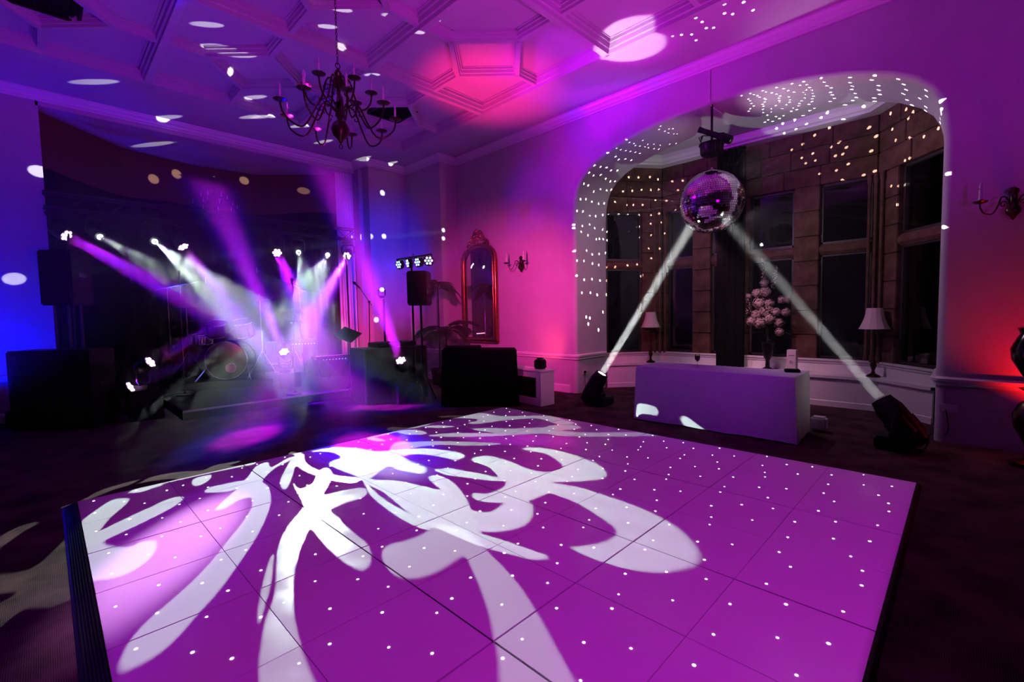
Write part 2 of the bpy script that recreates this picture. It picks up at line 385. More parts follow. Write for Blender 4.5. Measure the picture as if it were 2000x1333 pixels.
def rib(a, b, k=1.0, dz=1.0):
    L = round((V(b) - V(a)).length, 3); key = (L, k, dz)
    if key not in rib_cache:
        o = MB().sweep(scaled(RP, k, dz), [(-L / 2, 0), (L / 2, 0)]).build('rib', M['ceil'], ceiling); rib_cache[key] = o
    else:
        o = rib_cache[key].copy(); COL.objects.link(o); o.parent = ceiling
    o.location = ((a[0] + b[0]) / 2, (a[1] + b[1]) / 2, 0); o.rotation_euler = (0, 0, atan2(b[1] - a[1], b[0] - a[0])); return o
GX = [-3.12, -0.92, 1.28, 3.49, 5.66]; GY = [-1.52, 1.05, 3.62, 6.19, 8.76]
for x in GX:
    for j in range(4): rib((x, GY[j]), (x, GY[j + 1]))
for y in GY:
    for i in range(4): rib((GX[i], y), (GX[i + 1], y))
for i in range(4):
    for j in range(4):
        if (i == 0 and j < 2): continue
        cx_, cy_ = (GX[i] + GX[i + 1]) / 2, (GY[j] + GY[j + 1]) / 2; r_ = 0.63
        q = [(cx_ + r_, cy_), (cx_, cy_ + r_), (cx_ - r_, cy_), (cx_, cy_ - r_)]
        for k in range(4): rib(q[k], q[(k + 1) % 4], 0.72, 0.72)
        ends = [(GX[i + 1], cy_), (cx_, GY[j + 1]), (GX[i], cy_), (cx_, GY[j])]
        for k in range(4): rib(q[k], ends[k], 0.72, 0.72)

# ---- cornices, dado rails, baseboards
CORN = [(0, 4.875), (0.025, 4.875), (0.03, 4.90), (0.05, 4.905), (0.06, 4.945), (0.095, 4.965), (0.11, 4.99), (0.125, 5.0), (0.125, 5.03), (0, 5.03)]
room_path = [(6.8, -4.5), (6.8, 8.38), (6.33, 8.38), (6.33, 9.70), (5.33, 9.70), (5.24, 10.0), (5.24, 10.2), (-4.0, 10.2)]
MB().sweep(CORN, room_path).build('trim_1', M['trim'], kind='structure')
RAIL = [(0, 0.62), (0.02, 0.625), (0.022, 0.66), (0.04, 0.67), (0.045, 0.70), (0.03, 0.715), (0, 0.72)]
MB().sweep(RAIL, [(6.8, 5.19), (6.8, 8.38), (6.33, 8.38), (6.33, 9.70), (5.33, 9.70)]).build('trim_2', M['trim'], kind='structure')
def round_corner_path(sgn):
    pts = []
    for k in range(7):
        th = pi / 2 * k / 6
        pts.append((XW + rad * (1 - cos(th)), (5.05 if sgn > 0 else 0.21) + sgn * rad * (1 - sin(th))))
    return pts
rc = round_corner_path(1)
MB().sweep(RAIL, [(7.75, 5.05)] + list(reversed(rc)) + [(6.8, 5.2)]).build('trim_3', M['trim'], kind='structure')
rc = round_corner_path(-1)
MB().sweep(RAIL, [(6.8, -4.5)] + rc + [(7.75, 0.21)]).build('trim_4', M['trim'], kind='structure')
MB().sweep(RAIL, [(0.13, 10.2), (-4.0, 10.2)]).build('trim_5', M['trim'], kind='structure')
BASE = [(0, 0), (0.025, 0), (0.025, 0.13), (0.015, 0.15), (0, 0.15)]
MB().sweep(BASE, [(6.8, 5.19), (6.8, 8.38), (6.33, 8.38), (6.33, 9.70), (5.33, 9.70)]).build('baseboard_right', M['trim'], kind='structure')
MB().sweep(BASE, [(0.13, 10.2), (-4.0, 10.2)]).build('baseboard_back', M['trim'], kind='structure')
# conduit on the wall above the arch
cdt = MB().tube([(6.785, 2.665, 4.87), (6.785, 2.665, 4.43), (6.86, 2.665, 4.40), (7.3, 2.66, 4.405)], 0.008, 6)
tag(cdt.build('cable_conduit', M['trim']), 'thin painted cable run from the cornice to the crown of the arch', 'cable')

# ---- bay behind the arch
BP = [(7.80, 5.07), (8.75, 4.35), (8.75, 0.97), (7.80, 0.19)]           # inner face of the window wall, plan
bay = MB()
for a, b in zip(BP[:-1], BP[1:]):
    n_ = V((b[1] - a[1], -(b[0] - a[0]))).normalized()                   # points outwards? fixed below
bay.add([(7.7, -0.1, 4.45), (9.4, -0.1, 4.45), (9.4, 5.4, 4.45), (7.7, 5.4, 4.45)], [(0, 1, 2, 3)])
bay.build('ceiling_bay', M['ceil'], kind='structure')
BC = [(0, 4.30), (0.20, 4.30), (0.22, 4.33), (0.26, 4.34), (0.30, 4.39), (0.31, 4.46), (0, 4.46)]
MB().sweep(BC, [(7.80, 0.19), (8.75, 0.97), (8.75, 4.35), (7.80, 5.07)]).build('trim_6', M['trim'], kind='structure')
wall_bay = MB()
for a, b in zip(BP[:-1], BP[1:]):
    d = V((b[0] - a[0], b[1] - a[1])).normalized(); no = V((-d.y, d.x))
    if no.x < 0: no = -no
    wall_bay.add([(a[0] + no.x * .10, a[1] + no.y * .10, 3.44), (b[0] + no.x * .10, b[1] + no.y * .10, 3.44), (b[0] + no.x * .10, b[1] + no.y * .10, 4.46), (a[0] + no.x * .10, a[1] + no.y * .10, 4.46),
                  (a[0] + no.x * .35, a[1] + no.y * .35, 3.44), (b[0] + no.x * .35, b[1] + no.y * .35, 3.44), (b[0] + no.x * .35, b[1] + no.y * .35, 4.46), (a[0] + no.x * .35, a[1] + no.y * .35, 4.46)],
                 [(0, 1, 2, 3), (4, 5, 6, 7), (0, 1, 5, 4), (3, 2, 6, 7), (0, 3, 7, 4), (1, 2, 6, 5)])
    wall_bay.add([(a[0] + no.x * .10, a[1] + no.y * .10, 0.0), (b[0] + no.x * .10, b[1] + no.y * .10, 0.0), (b[0] + no.x * .10, b[1] + no.y * .10, 0.70), (a[0] + no.x * .10, a[1] + no.y * .10, 0.70),
                  (a[0] + no.x * .35, a[1] + no.y * .35, 0.0), (b[0] + no.x * .35, b[1] + no.y * .35, 0.0), (b[0] + no.x * .35, b[1] + no.y * .35, 0.70), (a[0] + no.x * .35, a[1] + no.y * .35, 0.70)],
                 [(0, 1, 2, 3), (4, 5, 6, 7), (0, 1, 5, 4), (3, 2, 6, 7), (0, 3, 7, 4), (1, 2, 6, 5)])
wall_bay = wall_bay.build('wall_bay', M['mortar'], kind='structure')
stone_n = 0
def stone(c, size, ang):
    """one dressed block: centre (x,y,z), (length, depth, height), plan angle"""
    global stone_n; stone_n += 1
    j = lambda s: random.uniform(-s, s)
    o = MB().box((0, 0, 0), (size[0] - 0.010, size[1], size[2] - 0.010), bev=0.008).build('stone', M['stone'], wall_bay)
    o.location = (c[0], c[1], c[2]); o.rotation_euler = (j(0.004), j(0.004), ang + j(0.006)); return o
def wallface(a, b):
    d = V((b[0] - a[0], b[1] - a[1])); L = d.length; d = d / L; no = V((-d.y, d.x))
    if no.x > 0: no = -no                     # towards the room
    return d, no, L, atan2(d.y, d.x)
def courses(a, b, s0, s1, z0, z1, h=0.26, wmin=0.38, wmax=0.66, proud=0.0, depth=0.2):
    d, no, L, ang = wallface(a, b); k = max(1, round((z1 - z0) / h)); hh = (z1 - z0) / k
    for i in range(k):
        s = s0; zc = z0 + hh * (i + 0.5)
        while s < s1 - 1e-3:
            wd = random.uniform(wmin, wmax)
            if s1 - (s + wd) < wmin * 0.6: wd = s1 - s
            p = proud + random.uniform(-0.006, 0.008) - depth / 2
            c = V(a) + d * (s + wd / 2) + no * p
            stone((c.x, c.y, zc), (wd, depth, hh), ang); s += wd
A_, B_, C_, D_ = BP
LB = (V(B_) - V(A_)).length; LC = 3.38; LD = (V(D_) - V(C_)).length
# masonry over the windows
courses(A_, B_, 0, LB, 3.44, 4.34, 0.29)
courses(B_, C_, 0, LC, 3.44, 4.34, 0.29)
courses(C_, D_, 0, LD, 3.44, 4.34, 0.29)
# piers; s measured from B_ (y=4.35) downwards
piers = [(0.0, 0.10), (0.62, 0.96), (2.30, 2.66), (3.32, 3.38)]
for a, b in piers: courses(B_, C_, a, b, 0.66, 3.44, 0.40, 0.3, 0.4, 0.03 if b - a > .2 else 0)
courses(B_, C_, 1.42, 1.62, 0.66, 3.44, 0.40, 0.2, 0.4)
courses(A_, B_, 0.0, 0.04, 0.66, 3.44, 0.4); courses(A_, B_, LB - 0.42, LB, 0.66, 3.44, 0.40, 0.42, 0.5)
courses(C_, D_, 0, 0.42, 0.66, 3.44, 0.40, 0.42, 0.5); courses(C_, D_, LD - 0.05, LD, 0.66, 3.44, 0.4)
# window lights between the piers: frame, transom, panes
def window(idx, a, b, s0, s1):
    d, no, L, ang = wallface(a, b); W = s1 - s0; cx_ = V(a) + d * (s0 + W / 2) - no * 0.10
    w_ = MB(); mx = T(cx_.x, cx_.y, 0) @ Rz(ang)
    for z0, z1 in ((0.68, 2.34), (2.50, 3.44)):
        f = 0.035
        w_.box((0, 0, z0 + f / 2), (W, 0.07, f), mx); w_.box((0, 0, z1 - f / 2), (W, 0.07, f), mx)
        w_.box((-W / 2 + f / 2, 0, (z0 + z1) / 2), (f, 0.07, z1 - z0), mx); w_.box((W / 2 - f / 2, 0, (z0 + z1) / 2), (f, 0.07, z1 - z0), mx)
    wo = w_.build('window_%d' % idx, M['frame'], kind='structure')
    t_ = MB(); t_.prism([(-W / 2, -0.12, 2.34), (-W / 2, 0.05, 2.33), (-W / 2, 0.10, 2.38), (-W / 2, 0.10, 2.45), (-W / 2, 0.04, 2.50), (-W / 2, -0.12, 2.50)], (W, 0, 0), T(cx_.x, cx_.y, 0) @ Rz(ang) @ (Matrix.Scale(-1, 4, (0, 1, 0)) if no.dot(V((-d.y, d.x))) < 0 else Matrix.Identity(4)))
    t_.build('transom', M['stone'], wo)
    for z0, z1 in ((0.71, 2.31), (2.53, 3.41)):
        MB().box((0, 0, (z0 + z1) / 2), (W - .06, 0.008, z1 - z0), mx).build('pane', M['glass'], wo)
window(1, A_, B_, 0.04, LB - 0.42)
window(2, B_, C_, 0.10, 0.62); window(3, B_, C_, 0.96, 1.42); window(4, B_, C_, 1.62, 2.30); window(5, B_, C_, 2.66, 3.32)
window(6, C_, D_, 0.42, LD - 0.05)
# slim shafts on the corner piers
for nm, (px_, py_) in enumerate(((8.66, 4.36), (8.70, 4.27), (8.60, 4.44), (8.68, 0.98), (8.72, 1.06), (8.60, 0.90))):
    MB().lathe([(0.035, 0.66), (0.035, 0.74), (0.022, 0.78), (0.022, 3.30), (0.035, 3.34), (0.035, 3.44)], 10, T(px_, py_, 0)).build('shaft', M['stone'], wall_bay)

# window seat running round the bay
ws = thing('bay_bench', 'white painted window seat running round the stone bay', 'window seat', (8.2, 2.6, 0))
def W2L(mb): mb.v = [(p[0] - 8.2, p[1] - 2.6, p[2]) for p in mb.v]; return mb
front = [(7.70, 0.28), (8.22, 0.86), (8.22, 4.54), (7.70, 4.97)]
back = [(7.86, 0.12), (8.78, 0.90), (8.78, 4.40), (7.86, 5.10)]
sb = MB()
for i in range(3):
    a, b, c, d = front[i], front[i + 1], back[i + 1], back[i]
    vs = [(a[0], a[1], .43), (b[0], b[1], .43), (c[0], c[1], .43), (d[0], d[1], .43), (a[0], a[1], .47), (b[0], b[1], .47), (c[0], c[1], .47), (d[0], d[1], .47)]
    sb.add(vs, [(0, 1, 2, 3), (4, 5, 6, 7), (0, 1, 5, 4), (2, 3, 7, 6)])
W2L(sb).build('seat_board', M['trim'], ws)
pn = MB(); fr2 = [(7.73, 0.26), (8.25, 0.85), (8.25, 4.55), (7.73, 4.99)]
pn.sweep([(0, 0.0), (-0.02, 0.0), (-0.02, 0.43), (0, 0.43)], fr2); pn.sweep([(0, 0.0), (0.012, 0.0), (0.012, 0.08), (0, 0.09)], fr2)
W2L(pn).build('front_panel', M['trim'], ws)
tb = MB(); bk2 = [(7.80, 0.16), (8.72, 0.95), (8.72, 4.37), (7.80, 5.09)]
tb.sweep([(-.03, 0.47), (0.0, 0.47), (0.0, 0.60), (0.015, 0.61), (0.02, 0.64), (0.04, 0.65), (0.045, 0.675), (-.03, 0.675)], bk2)
W2L(tb).build('back_rail', M['trim'], ws)

# black drape in front of the window centre
dr = MB(); vs = []; fs = []
N_ = 28
for i in range(N_):
    t = i / (N_ - 1); y = 2.72 + 0.44 * t; x = 8.42 + 0.035 * sin(i * 1.15)
    vs += [(x, y, 4.24), (x, y, 0.49)]
for i in range(N_ - 1): fs.append((2 * i, 2 * i + 1, 2 * i + 3, 2 * i + 2))
b0 = len(vs); vs += [(p[0] + 0.10, p[1], p[2]) for p in vs[:b0]]
for i in range(N_ - 1): fs.append((b0 + 2 * i, b0 + 2 * i + 2, b0 + 2 * i + 3, b0 + 2 * i + 1))
fs += [(0, b0, b0 + 1, 1), (b0 - 2, b0 - 1, 2 * b0 - 1, 2 * b0 - 2)]
dr.add(vs, fs, True)
tag(dr.build('window_drape', M['drape']), 'tall gathered black drape hanging in the middle of the bay window', 'curtain')

# ================================================================== DANCE FLOOR
T_ = 0.61; FX, FY = 0.1118, 0.2443; FZ = 0.028
df = thing('dance_floor', 'white starlit dance floor of square tiles laid on the carpet', 'dance floor', (FX, FY, 0))
tile0 = None
for i in range(8):
    for j in range(8):
        if tile0 is None:
            tile0 = o = MB().box((0, 0, 0), (T_ - 0.005, T_ - 0.005, 0.024), bev=0.0012).build('tile', M['tile'], df)
        else:
            o = tile0.copy(); COL.objects.link(o); o.parent = df
        random.seed(i * 17 + j)
        gx = -0.0015 if i % 2 else 0.0015; gy = -0.0012 if j % 2 else 0.0012
        o.location = ((i + .5) * T_ + gx, (j + .5) * T_ + gy, 0.016 + random.uniform(-0.0008, 0.0004))
random.seed(11)
MB().box((4 * T_, 4 * T_, 0.004), (8 * T_ - .01, 8 * T_ - .01, 0.008)).build('underlay', M['black'], df)
PAT = {'P': [(.14, .32), (.16, .86), (.44, .51), (.61, .90), (.62, .23), (.91, .57)],
       'Q': [(.11, .63), (.34, .26), (.42, .75), (.70, .49), (.83, .18), (.93, .83)],
       'R': [(.11, .22), (.11, .77), (.55, .69), (.63, .17), (.77, .84), (.91, .20)]}
st = MB()
for i in range(8):
    for j in range(8):
        k = 'P' if (i + j) % 2 else ('R' if j == 0 else 'Q')
        for u, v_ in PAT[k]:
            cx_, cy_ = (i + u) * T_, (j + v_) * T_; r_ = random.choice((0.0058, 0.0066, 0.0074))
            vs = [(cx_ + r_ * cos(a * pi / 4), cy_ + r_ * sin(a * pi / 4), 0.0290) for a in range(8)] + [(cx_, cy_, 0.0306)]
            st.add(vs, [(a, (a + 1) % 8, 8) for a in range(8)])
st.build('star_lights', M['star'], df, kind='stuff')
# ribbed black ramp edging along the left side, plain edging elsewhere
eg = MB()
prof = [(0, 0.027)]
for k in range(6): prof += [(0.010 + k * 0.012, 0.027 - k * 0.004), (0.012 + k * 0.012, 0.023 - k * 0.004), (0.016 + k * 0.012, 0.023 - k * 0.004)]
prof += [(0.088, 0.001), (0.0, 0.001)]
eg.sweep(prof, [(-0.002, -0.002), (-0.002, 8 * T_ + .002)]); eg.build('ramp_edging', M['blackgloss'], df, label='ribbed black edging ramp')
e2 = MB()
for pth_ in ([(-0.0, 8 * T_), (8 * T_, 8 * T_)], [(8 * T_, 8 * T_), (8 * T_, 0)], [(8 * T_, 0), (0, 0)]):
    e2.sweep([(0, 0.026), (0.012, 0.024), (0.03, 0.004), (0, 0.001)], pth_)
e2.build('edge_strip', M['black'], df)

# ================================================================== STAGE LAMPS
def aim_matrix(pos, aim):
    return T(*pos) @ track(V(aim) - V(pos))
def moving_head(name, label, pos, aim, lens, base_z=None, up=True, size=1.0, group=None, seven=True):
    """pos = centre of the front lens.  up: base below (on floor/riser) else hanging from the truss"""
    pos = V(pos); d = (V(aim) - pos).normalized(); s = size
    pivot = pos - d * 0.13 * s
    bz = base_z if base_z is not None else (pivot.z - 0.30 * s if up else pivot.z + 0.30 * s)
    t = thing(name, label, 'stage light', (pivot.x, pivot.y, bz), 0, group)
    L = lambda p: V(p) - V((pivot.x, pivot.y, bz))
    az = atan2(d.y, d.x)
    sg = 1 if up else -1
    b = MB().box((0, 0, sg * 0.035 * s), (0.26 * s, 0.22 * s, 0.07 * s), Rz(az), bev=0.012 * s)
    if not up: b.box((0, 0, -0.0), (0.05, 0.05, 0.12), Rz(az))
    b.build('base', M['black'], t)
    y = MB(); pz = pivot.z - bz
    yy = 0.15 * s
    pts = [(0, -yy, pz), (0, -yy, sg * 0.14 * s), (0, -yy * 0.7, sg * 0.085 * s), (0, yy * 0.7, sg * 0.085 * s), (0, yy, sg * 0.14 * s), (0, yy, pz)]
    y.tube(pts, 0.024 * s, 8, Rz(az)); y.build('yoke', M['black'], t)
    mx = Matrix.Translation(L(pos)) @ track(d)
    h = MB()
    R_ = (0.115 if seven else 0.10) * s
    h.lathe([(0.045 * s, -0.27 * s), (0.085 * s, -0.24 * s), (R_ * 0.95, -0.12 * s), (R_, -0.03 * s), (R_, 0.0), (R_ * 0.9, 0.004 * s), (R_ * 0.88, -0.006 * s)], 20, mx)
    h.build('head', M['black'], t)
    l = MB()
    if seven:
        for k in range(7):
            a = k * pi / 3; r0 = 0 if k == 6 else 0.066 * s
            l.lathe([(0.029 * s, 0.004), (0.027 * s, 0.012), (0.012 * s, 0.018)], 10, mx @ T(r0 * cos(a), r0 * sin(a), 0))
    else:
        l.lathe([(0.052 * s, 0.003), (0.045 * s, 0.008), (0.02 * s, 0.009)], 16, mx)
    l.build('lens', M[lens], t)
    return t

TY = 10.0
def seven_beams(p, d, a, W, Wb, cone=7.5, cb=14, s=0.92, col=(0.80, 0.015, 1.0)):
    mx = Matrix.Translation(p) @ track(d)
    for k in range(7):
        an = k * pi / 3; r0 = 0 if k == 6 else 0.066 * s
        q = mx @ V((r0 * cos(an), r0 * sin(an), 0.03 if k < 6 else 0.032))
        light('SPOT', 'wash_beam', q, q + d * 3, col, W, cone, 0.55, 0.02)
    q = mx @ V((0, 0, 0.05))
    light('SPOT', 'wash_beam_rim', q, q + d * 3, (0.0, 0.0, 1.0), Wb * 7, cb, 0.9, 0.05)
G1 = 'moving heads hung from the stage truss'
washes = [((0.33, TY, 2.84), at_y(330, 570, 9.0), 'leftmost hanging wash light on the truss, seen side-on over the tall speaker'),
          ((1.83, TY, 2.80), at_y(500, 660, 9.0), 'hanging seven-lens wash light glowing magenta, nearest the stage middle on the left half'),
          ((3.41, TY, 2.82), at_z(720, 870, 0.0), 'hanging seven-lens wash light just left of the crossing white beams'),
          ((4.90, TY, 2.87), at_z(490, 850, 0.0), 'rightmost hanging seven-lens wash light beside the stage opening')]
ZH = 3.14
for (p, a, lb) in washes:
    moving_head('wash_light', lb, p, a, 'lens_m', ZH + .06, False, 0.92, 'wash lights on the truss')
    p = V(p); d = (V(a) - p).normalized()
    seven_beams(p, d, V(a), 2100, 1000)
spots = [((0.721, TY, 2.858), 'hanging white spot light at the far left with a faint soft beam'),
         ((1.427, TY, 2.853), 'hanging white spot light throwing a bright slanting beam past the microphone'),
         ((3.834, TY, 2.864), 'hanging white spot light over the stage middle, left one of the crossing pair'),
         ((4.455, TY, 2.858), 'hanging white spot light over the stage middle, right one of the crossing pair')]

# ---- gobo shapes traced on the floor, in picture pixels
Z1 = lambda pts: [(140 + x / 2, 780 + y / 2) for x, y in pts]
Z2 = lambda pts: [(900 + x / 2, 780 + y / 2) for x, y in pts]
def smooth(pts, n=4):
    out = []; N = len(pts)
    for i in range(N):
        p0, p1, p2, p3 = (V(pts[(i + k - 1) % N]) for k in range(4))
        for k in range(n):
            t = k / n
            out.append(0.5 * ((2 * p1) + (-p0 + p2) * t + (2 * p0 - 5 * p1 + 4 * p2 - p3) * t * t + (-p0 + 3 * p1 - 3 * p2 + p3) * t ** 3))
    return out
def on_floor(pts): return [at_z(x, y, 0.03) for x, y in pts]
def on_table(pts): return [at_x(x, y, 5.66) for x, y in pts]
GOBO = {'left': [], 'mid': [], 'near': [], 'far': []}
GOBO['left'] += [
    [(135, 1045), (163, 1015), (190, 995), (220, 976), (248, 973), (252, 978), (235, 995), (215, 1012), (200, 1030), (196, 1036), (230, 1020), (290, 992), (330, 974), (355, 970), (357, 976), (330, 995), (270, 1025), (212, 1052), (204, 1060), (222, 1067), (256, 1067), (275, 1058), (300, 1055), (307, 1062), (303, 1078), (285, 1098), (255, 1117), (215, 1130), (185, 1134), (120, 1158), (70, 1162), (0, 1218), (-60, 1262), (-60, 1200), (0, 1165), (58, 1131), (0, 1136), (-60, 1130), (-60, 1100), (0, 1100), (80, 1090)],
    [(-60, 1090), (0, 1045), (50, 1015), (92, 1005), (60, 1025), (25, 1050), (0, 1075), (-60, 1130)],
    [(135, 977), (170, 966), (212, 945), (275, 928), (350, 913), (400, 910), (425, 900), (475, 892), (450, 902), (490, 899), (500, 905), (475, 911), (425, 921), (375, 932), (300, 948), (318, 938), (355, 928), (330, 926), (250, 940), (200, 958), (150, 978)],
    [(252, 962), (265, 955), (290, 949), (322, 945), (300, 953), (275, 961)],
    [(375, 943), (380, 935), (395, 930), (413, 928), (408, 938), (395, 946), (382, 949)],
    [(400, 960), (410, 952), (440, 945), (478, 938), (474, 945), (455, 958), (420, 962), (405, 962)],
    Z1([(720, 262), (690, 300), (650, 345), (600, 390), (560, 432), (600, 425), (650, 395), (690, 384), (705, 392), (700, 430), (660, 490), (600, 565), (530, 650), (450, 730), (370, 800), (290, 870), (230, 940), (200, 1000), (190, 1035), (205, 1055), (250, 1040), (340, 990), (420, 920), (500, 830), (580, 740), (660, 630), (720, 540), (760, 460), (778, 400), (770, 345), (745, 320), (770, 290), (800, 265), (850, 240), (865, 225), (840, 232), (780, 265), (765, 245)]),
    Z1([(865, 225), (905, 213), (912, 240), (935, 262), (985, 285), (1050, 300), (1130, 308), (1100, 325), (1030, 318), (960, 300), (900, 275), (875, 262), (862, 300), (840, 348), (822, 345), (815, 320), (832, 280)]),
    Z1([(850, 205), (860, 190), (885, 195), (900, 215), (880, 222)]),
]
GOBO['near'] += [
    Z1([(940, 330), (960, 290), (985, 268), (1010, 275), (1020, 300), (1000, 340), (985, 372), (1060, 355), (1130, 345), (1155, 357), (1140, 380), (1080, 400), (1010, 430), (1040, 460), (1070, 495), (1120, 535), (1155, 565), (1168, 600), (1165, 640), (1140, 665), (1110, 660), (1060, 630), (1010, 585), (970, 540), (943, 508), (925, 505), (900, 560), (880, 620), (866, 700), (865, 800), (875, 880), (900, 980), (950, 1106), (990, 1180), (760, 1180), (735, 1106), (733, 1020), (745, 930), (760, 850), (785, 790), (798, 720), (800, 650), (805, 590), (820, 540), (850, 490), (900, 430), (905, 405), (880, 360), (865, 325), (890, 350)]),
    Z1([(788, 606), (765, 650), (745, 730), (728, 830), (735, 870), (755, 800), (778, 720)]),
    Z1([(1215, 590), (1240, 567), (1290, 555), (1350, 535), (1400, 505), (1412, 488), (1470, 492), (1530, 508), (1580, 545), (1620, 590), (1680, 650), (1750, 730), (1820, 840), (1880, 950), (1930, 1040), (1965, 1110), (2000, 1190), (1670, 1190), (1668, 1106), (1663, 1000), (1645, 920), (1630, 840), (1600, 750), (1570, 680), (1537, 615), (1500, 625), (1460, 652), (1400, 682), (1330, 697), (1270, 690), (1235, 662), (1213, 620)]),
]
GOBO['mid'] += [
    Z1([(930, 205), (1000, 190), (1050, 185), (1120, 192), (1200, 203), (1300, 195), (1400, 193), (1500, 205), (1535, 222), (1500, 236), (1440, 225), (1370, 215), (1290, 222), (1340, 250), (1385, 270), (1370, 290), (1320, 285), (1270, 275), (1230, 262), (1180, 300), (1150, 320), (1185, 360), (1225, 395), (1290, 430), (1360, 465), (1410, 488), (1390, 510), (1330, 490), (1260, 450), (1200, 405), (1160, 365), (1130, 312), (1070, 285), (1015, 262), (1008, 245), (1050, 225), (1000, 205)]),
    Z1([(1130, 310), (1200, 315), (1290, 320), (1400, 345), (1440, 352), (1410, 330), (1392, 308), (1410, 297), (1445, 300), (1485, 322), (1520, 360), (1545, 400), (1560, 430), (1600, 440), (1640, 438), (1700, 400), (1760, 395), (1790, 405), (1798, 440), (1780, 480), (1730, 505), (1660, 517), (1590, 520), (1700, 555), (1800, 590), (1858, 614), (1800, 625), (1700, 600), (1600, 575), (1500, 535), (1400, 490), (1300, 430), (1220, 365), (1150, 330)]),
    Z2([(-105, 275), (-40, 270), (20, 280), (80, 290), (140, 303), (115, 270), (70, 250), (42, 240), (45, 228), (90, 220), (140, 226), (200, 245), (270, 275), (340, 282), (390, 270), (392, 255), (370, 235), (330, 212), (250, 198), (245, 190), (300, 188), (380, 200), (450, 220), (520, 247), (560, 278), (560, 300), (520, 315), (440, 321), (360, 325), (460, 343), (560, 375), (650, 405), (750, 447), (840, 500), (900, 560), (925, 605), (905, 645), (850, 665), (750, 675), (640, 660), (540, 630), (470, 603), (432, 580), (480, 572), (550, 560), (600, 535), (605, 510), (570, 478), (510, 438), (440, 400), (380, 378), (335, 368), (250, 400), (170, 405), (80, 400), (42, 380), (52, 365), (100, 368), (160, 345), (175, 320), (120, 318), (20, 305), (-60, 295)]),
]
GOBO['far'] += [
    [(870, 817), (905, 808), (945, 807), (980, 813), (1050, 812), (1080, 814), (1115, 824), (1122, 828), (1090, 829), (1050, 818), (1000, 820), (965, 824), (930, 828), (912, 827), (935, 820), (905, 817)],
    [(920, 838), (960, 836), (1000, 837), (1060, 835), (1075, 831), (1110, 830), (1133, 833), (1128, 838), (1095, 841), (1150, 845), (1200, 844), (1260, 845), (1280, 851), (1200, 853), (1100, 852), (1060, 847), (1000, 849), (960, 845)],
    [(835, 851), (880, 846), (950, 846), (1030, 847), (1000, 850), (930, 853), (860, 853)],
    [(830, 833), (850, 831), (880, 832), (885, 834), (860, 836), (835, 835)],
    [(777, 845), (790, 840), (815, 840), (832, 845), (825, 849), (795, 849)],
    [(718, 857), (730, 854), (750, 860), (748, 862), (730, 861)],
    [(770, 865), (800, 863), (880, 862), (960, 865), (975, 868), (920, 871), (860, 869), (820, 873), (790, 880), (760, 884)],
    [(748, 834), (760, 830), (790, 831), (830, 824), (848, 825), (820, 834), (790, 838), (762, 838)],
    [(715, 856), (725, 846), (760, 841), (787, 841), (765, 846), (735, 853)],
    [(850, 810), (880, 808), (915, 809), (890, 811), (860, 812)],
    [(498, 787), (530, 777), (580, 774), (575, 777), (530, 781)],
    [(643, 764), (660, 758), (690, 755), (665, 763), (650, 766)],
    [(400, 798), (420, 795), (442, 794), (425, 797)],
    [(710, 752), (745, 751), (730, 753)],
]
TABLE_SH = [[(1250, 793), (1262, 791), (1285, 797), (1291, 806), (1288, 814), (1262, 812), (1250, 817)],
            [(1328, 818), (1335, 813), (1352, 820), (1372, 834), (1388, 846), (1358, 838), (1335, 830)]]

def gobo_plate(name, pos, aim, polys, parent, dist=0.03, prad=0.024):
    """thin steel disc with the pattern cut out, standing in the light path of the lamp at pos"""
    pos = V(pos); a = (V(aim) - pos).normalized(); q = a.to_track_quat('Z', 'Y'); ux = q @ V((1, 0, 0)); uy = q @ V((0, 1, 0))
    verts = []; faces = []; N = 64
    faces.append(list(range(N))); verts += [V((prad * cos(2 * pi * k / N), prad * sin(2 * pi * k / N))) for k in range(N)]
    for poly in polys:
        idx = []; uvs = []
        for p in poly:
            d = p - pos; t = dist / d.dot(a); c = d * t
            uv = V((c.dot(ux), c.dot(uy)))
            if uv.length > prad * .97: uv = uv * (prad * .97 / uv.length)
            uvs.append(uv)
        area = sum(uvs[k - 1].x * uvs[k].y - uvs[k].x * uvs[k - 1].y for k in range(len(uvs)))
        if area < 0: uvs.reverse()
        idx = list(range(len(verts), len(verts) + len(uvs))); verts += uvs
        faces.append(idx)
    sc_ = 1000.0
    vo, eo, fo, ov, oe, of = delaunay_2d_cdt([v_ * sc_ for v_ in verts], [], faces, 0, 1e-4)
    fs = [f for f, org in zip(fo, of) if list(org) == [0]]
    me = bpy.data.meshes.new(name); W_ = [tuple(pos + a * dist + ux * (v_.x / sc_) + uy * (v_.y / sc_) - V(parent.location)) for v_ in vo]
    me.from_pydata(W_, [], [tuple(f) for f in fs]); me.materials.append(M['black'])
    o = bpy.data.objects.new(name, me); COL.objects.link(o); o.parent = parent
    return o
def gobo_light(lamp_thing, pos, aim, polys, W, col, cone=64, dist=0.03, prad=0.024, rad=0.00003):
    p = V(pos); d = (V(aim) - p).normalized()
    light('SPOT', 'pattern_lamp', p, aim, col, W, cone, 0.02, rad)
    return gobo_plate('pattern_disc', p, aim, polys, lamp_thing, dist, prad)

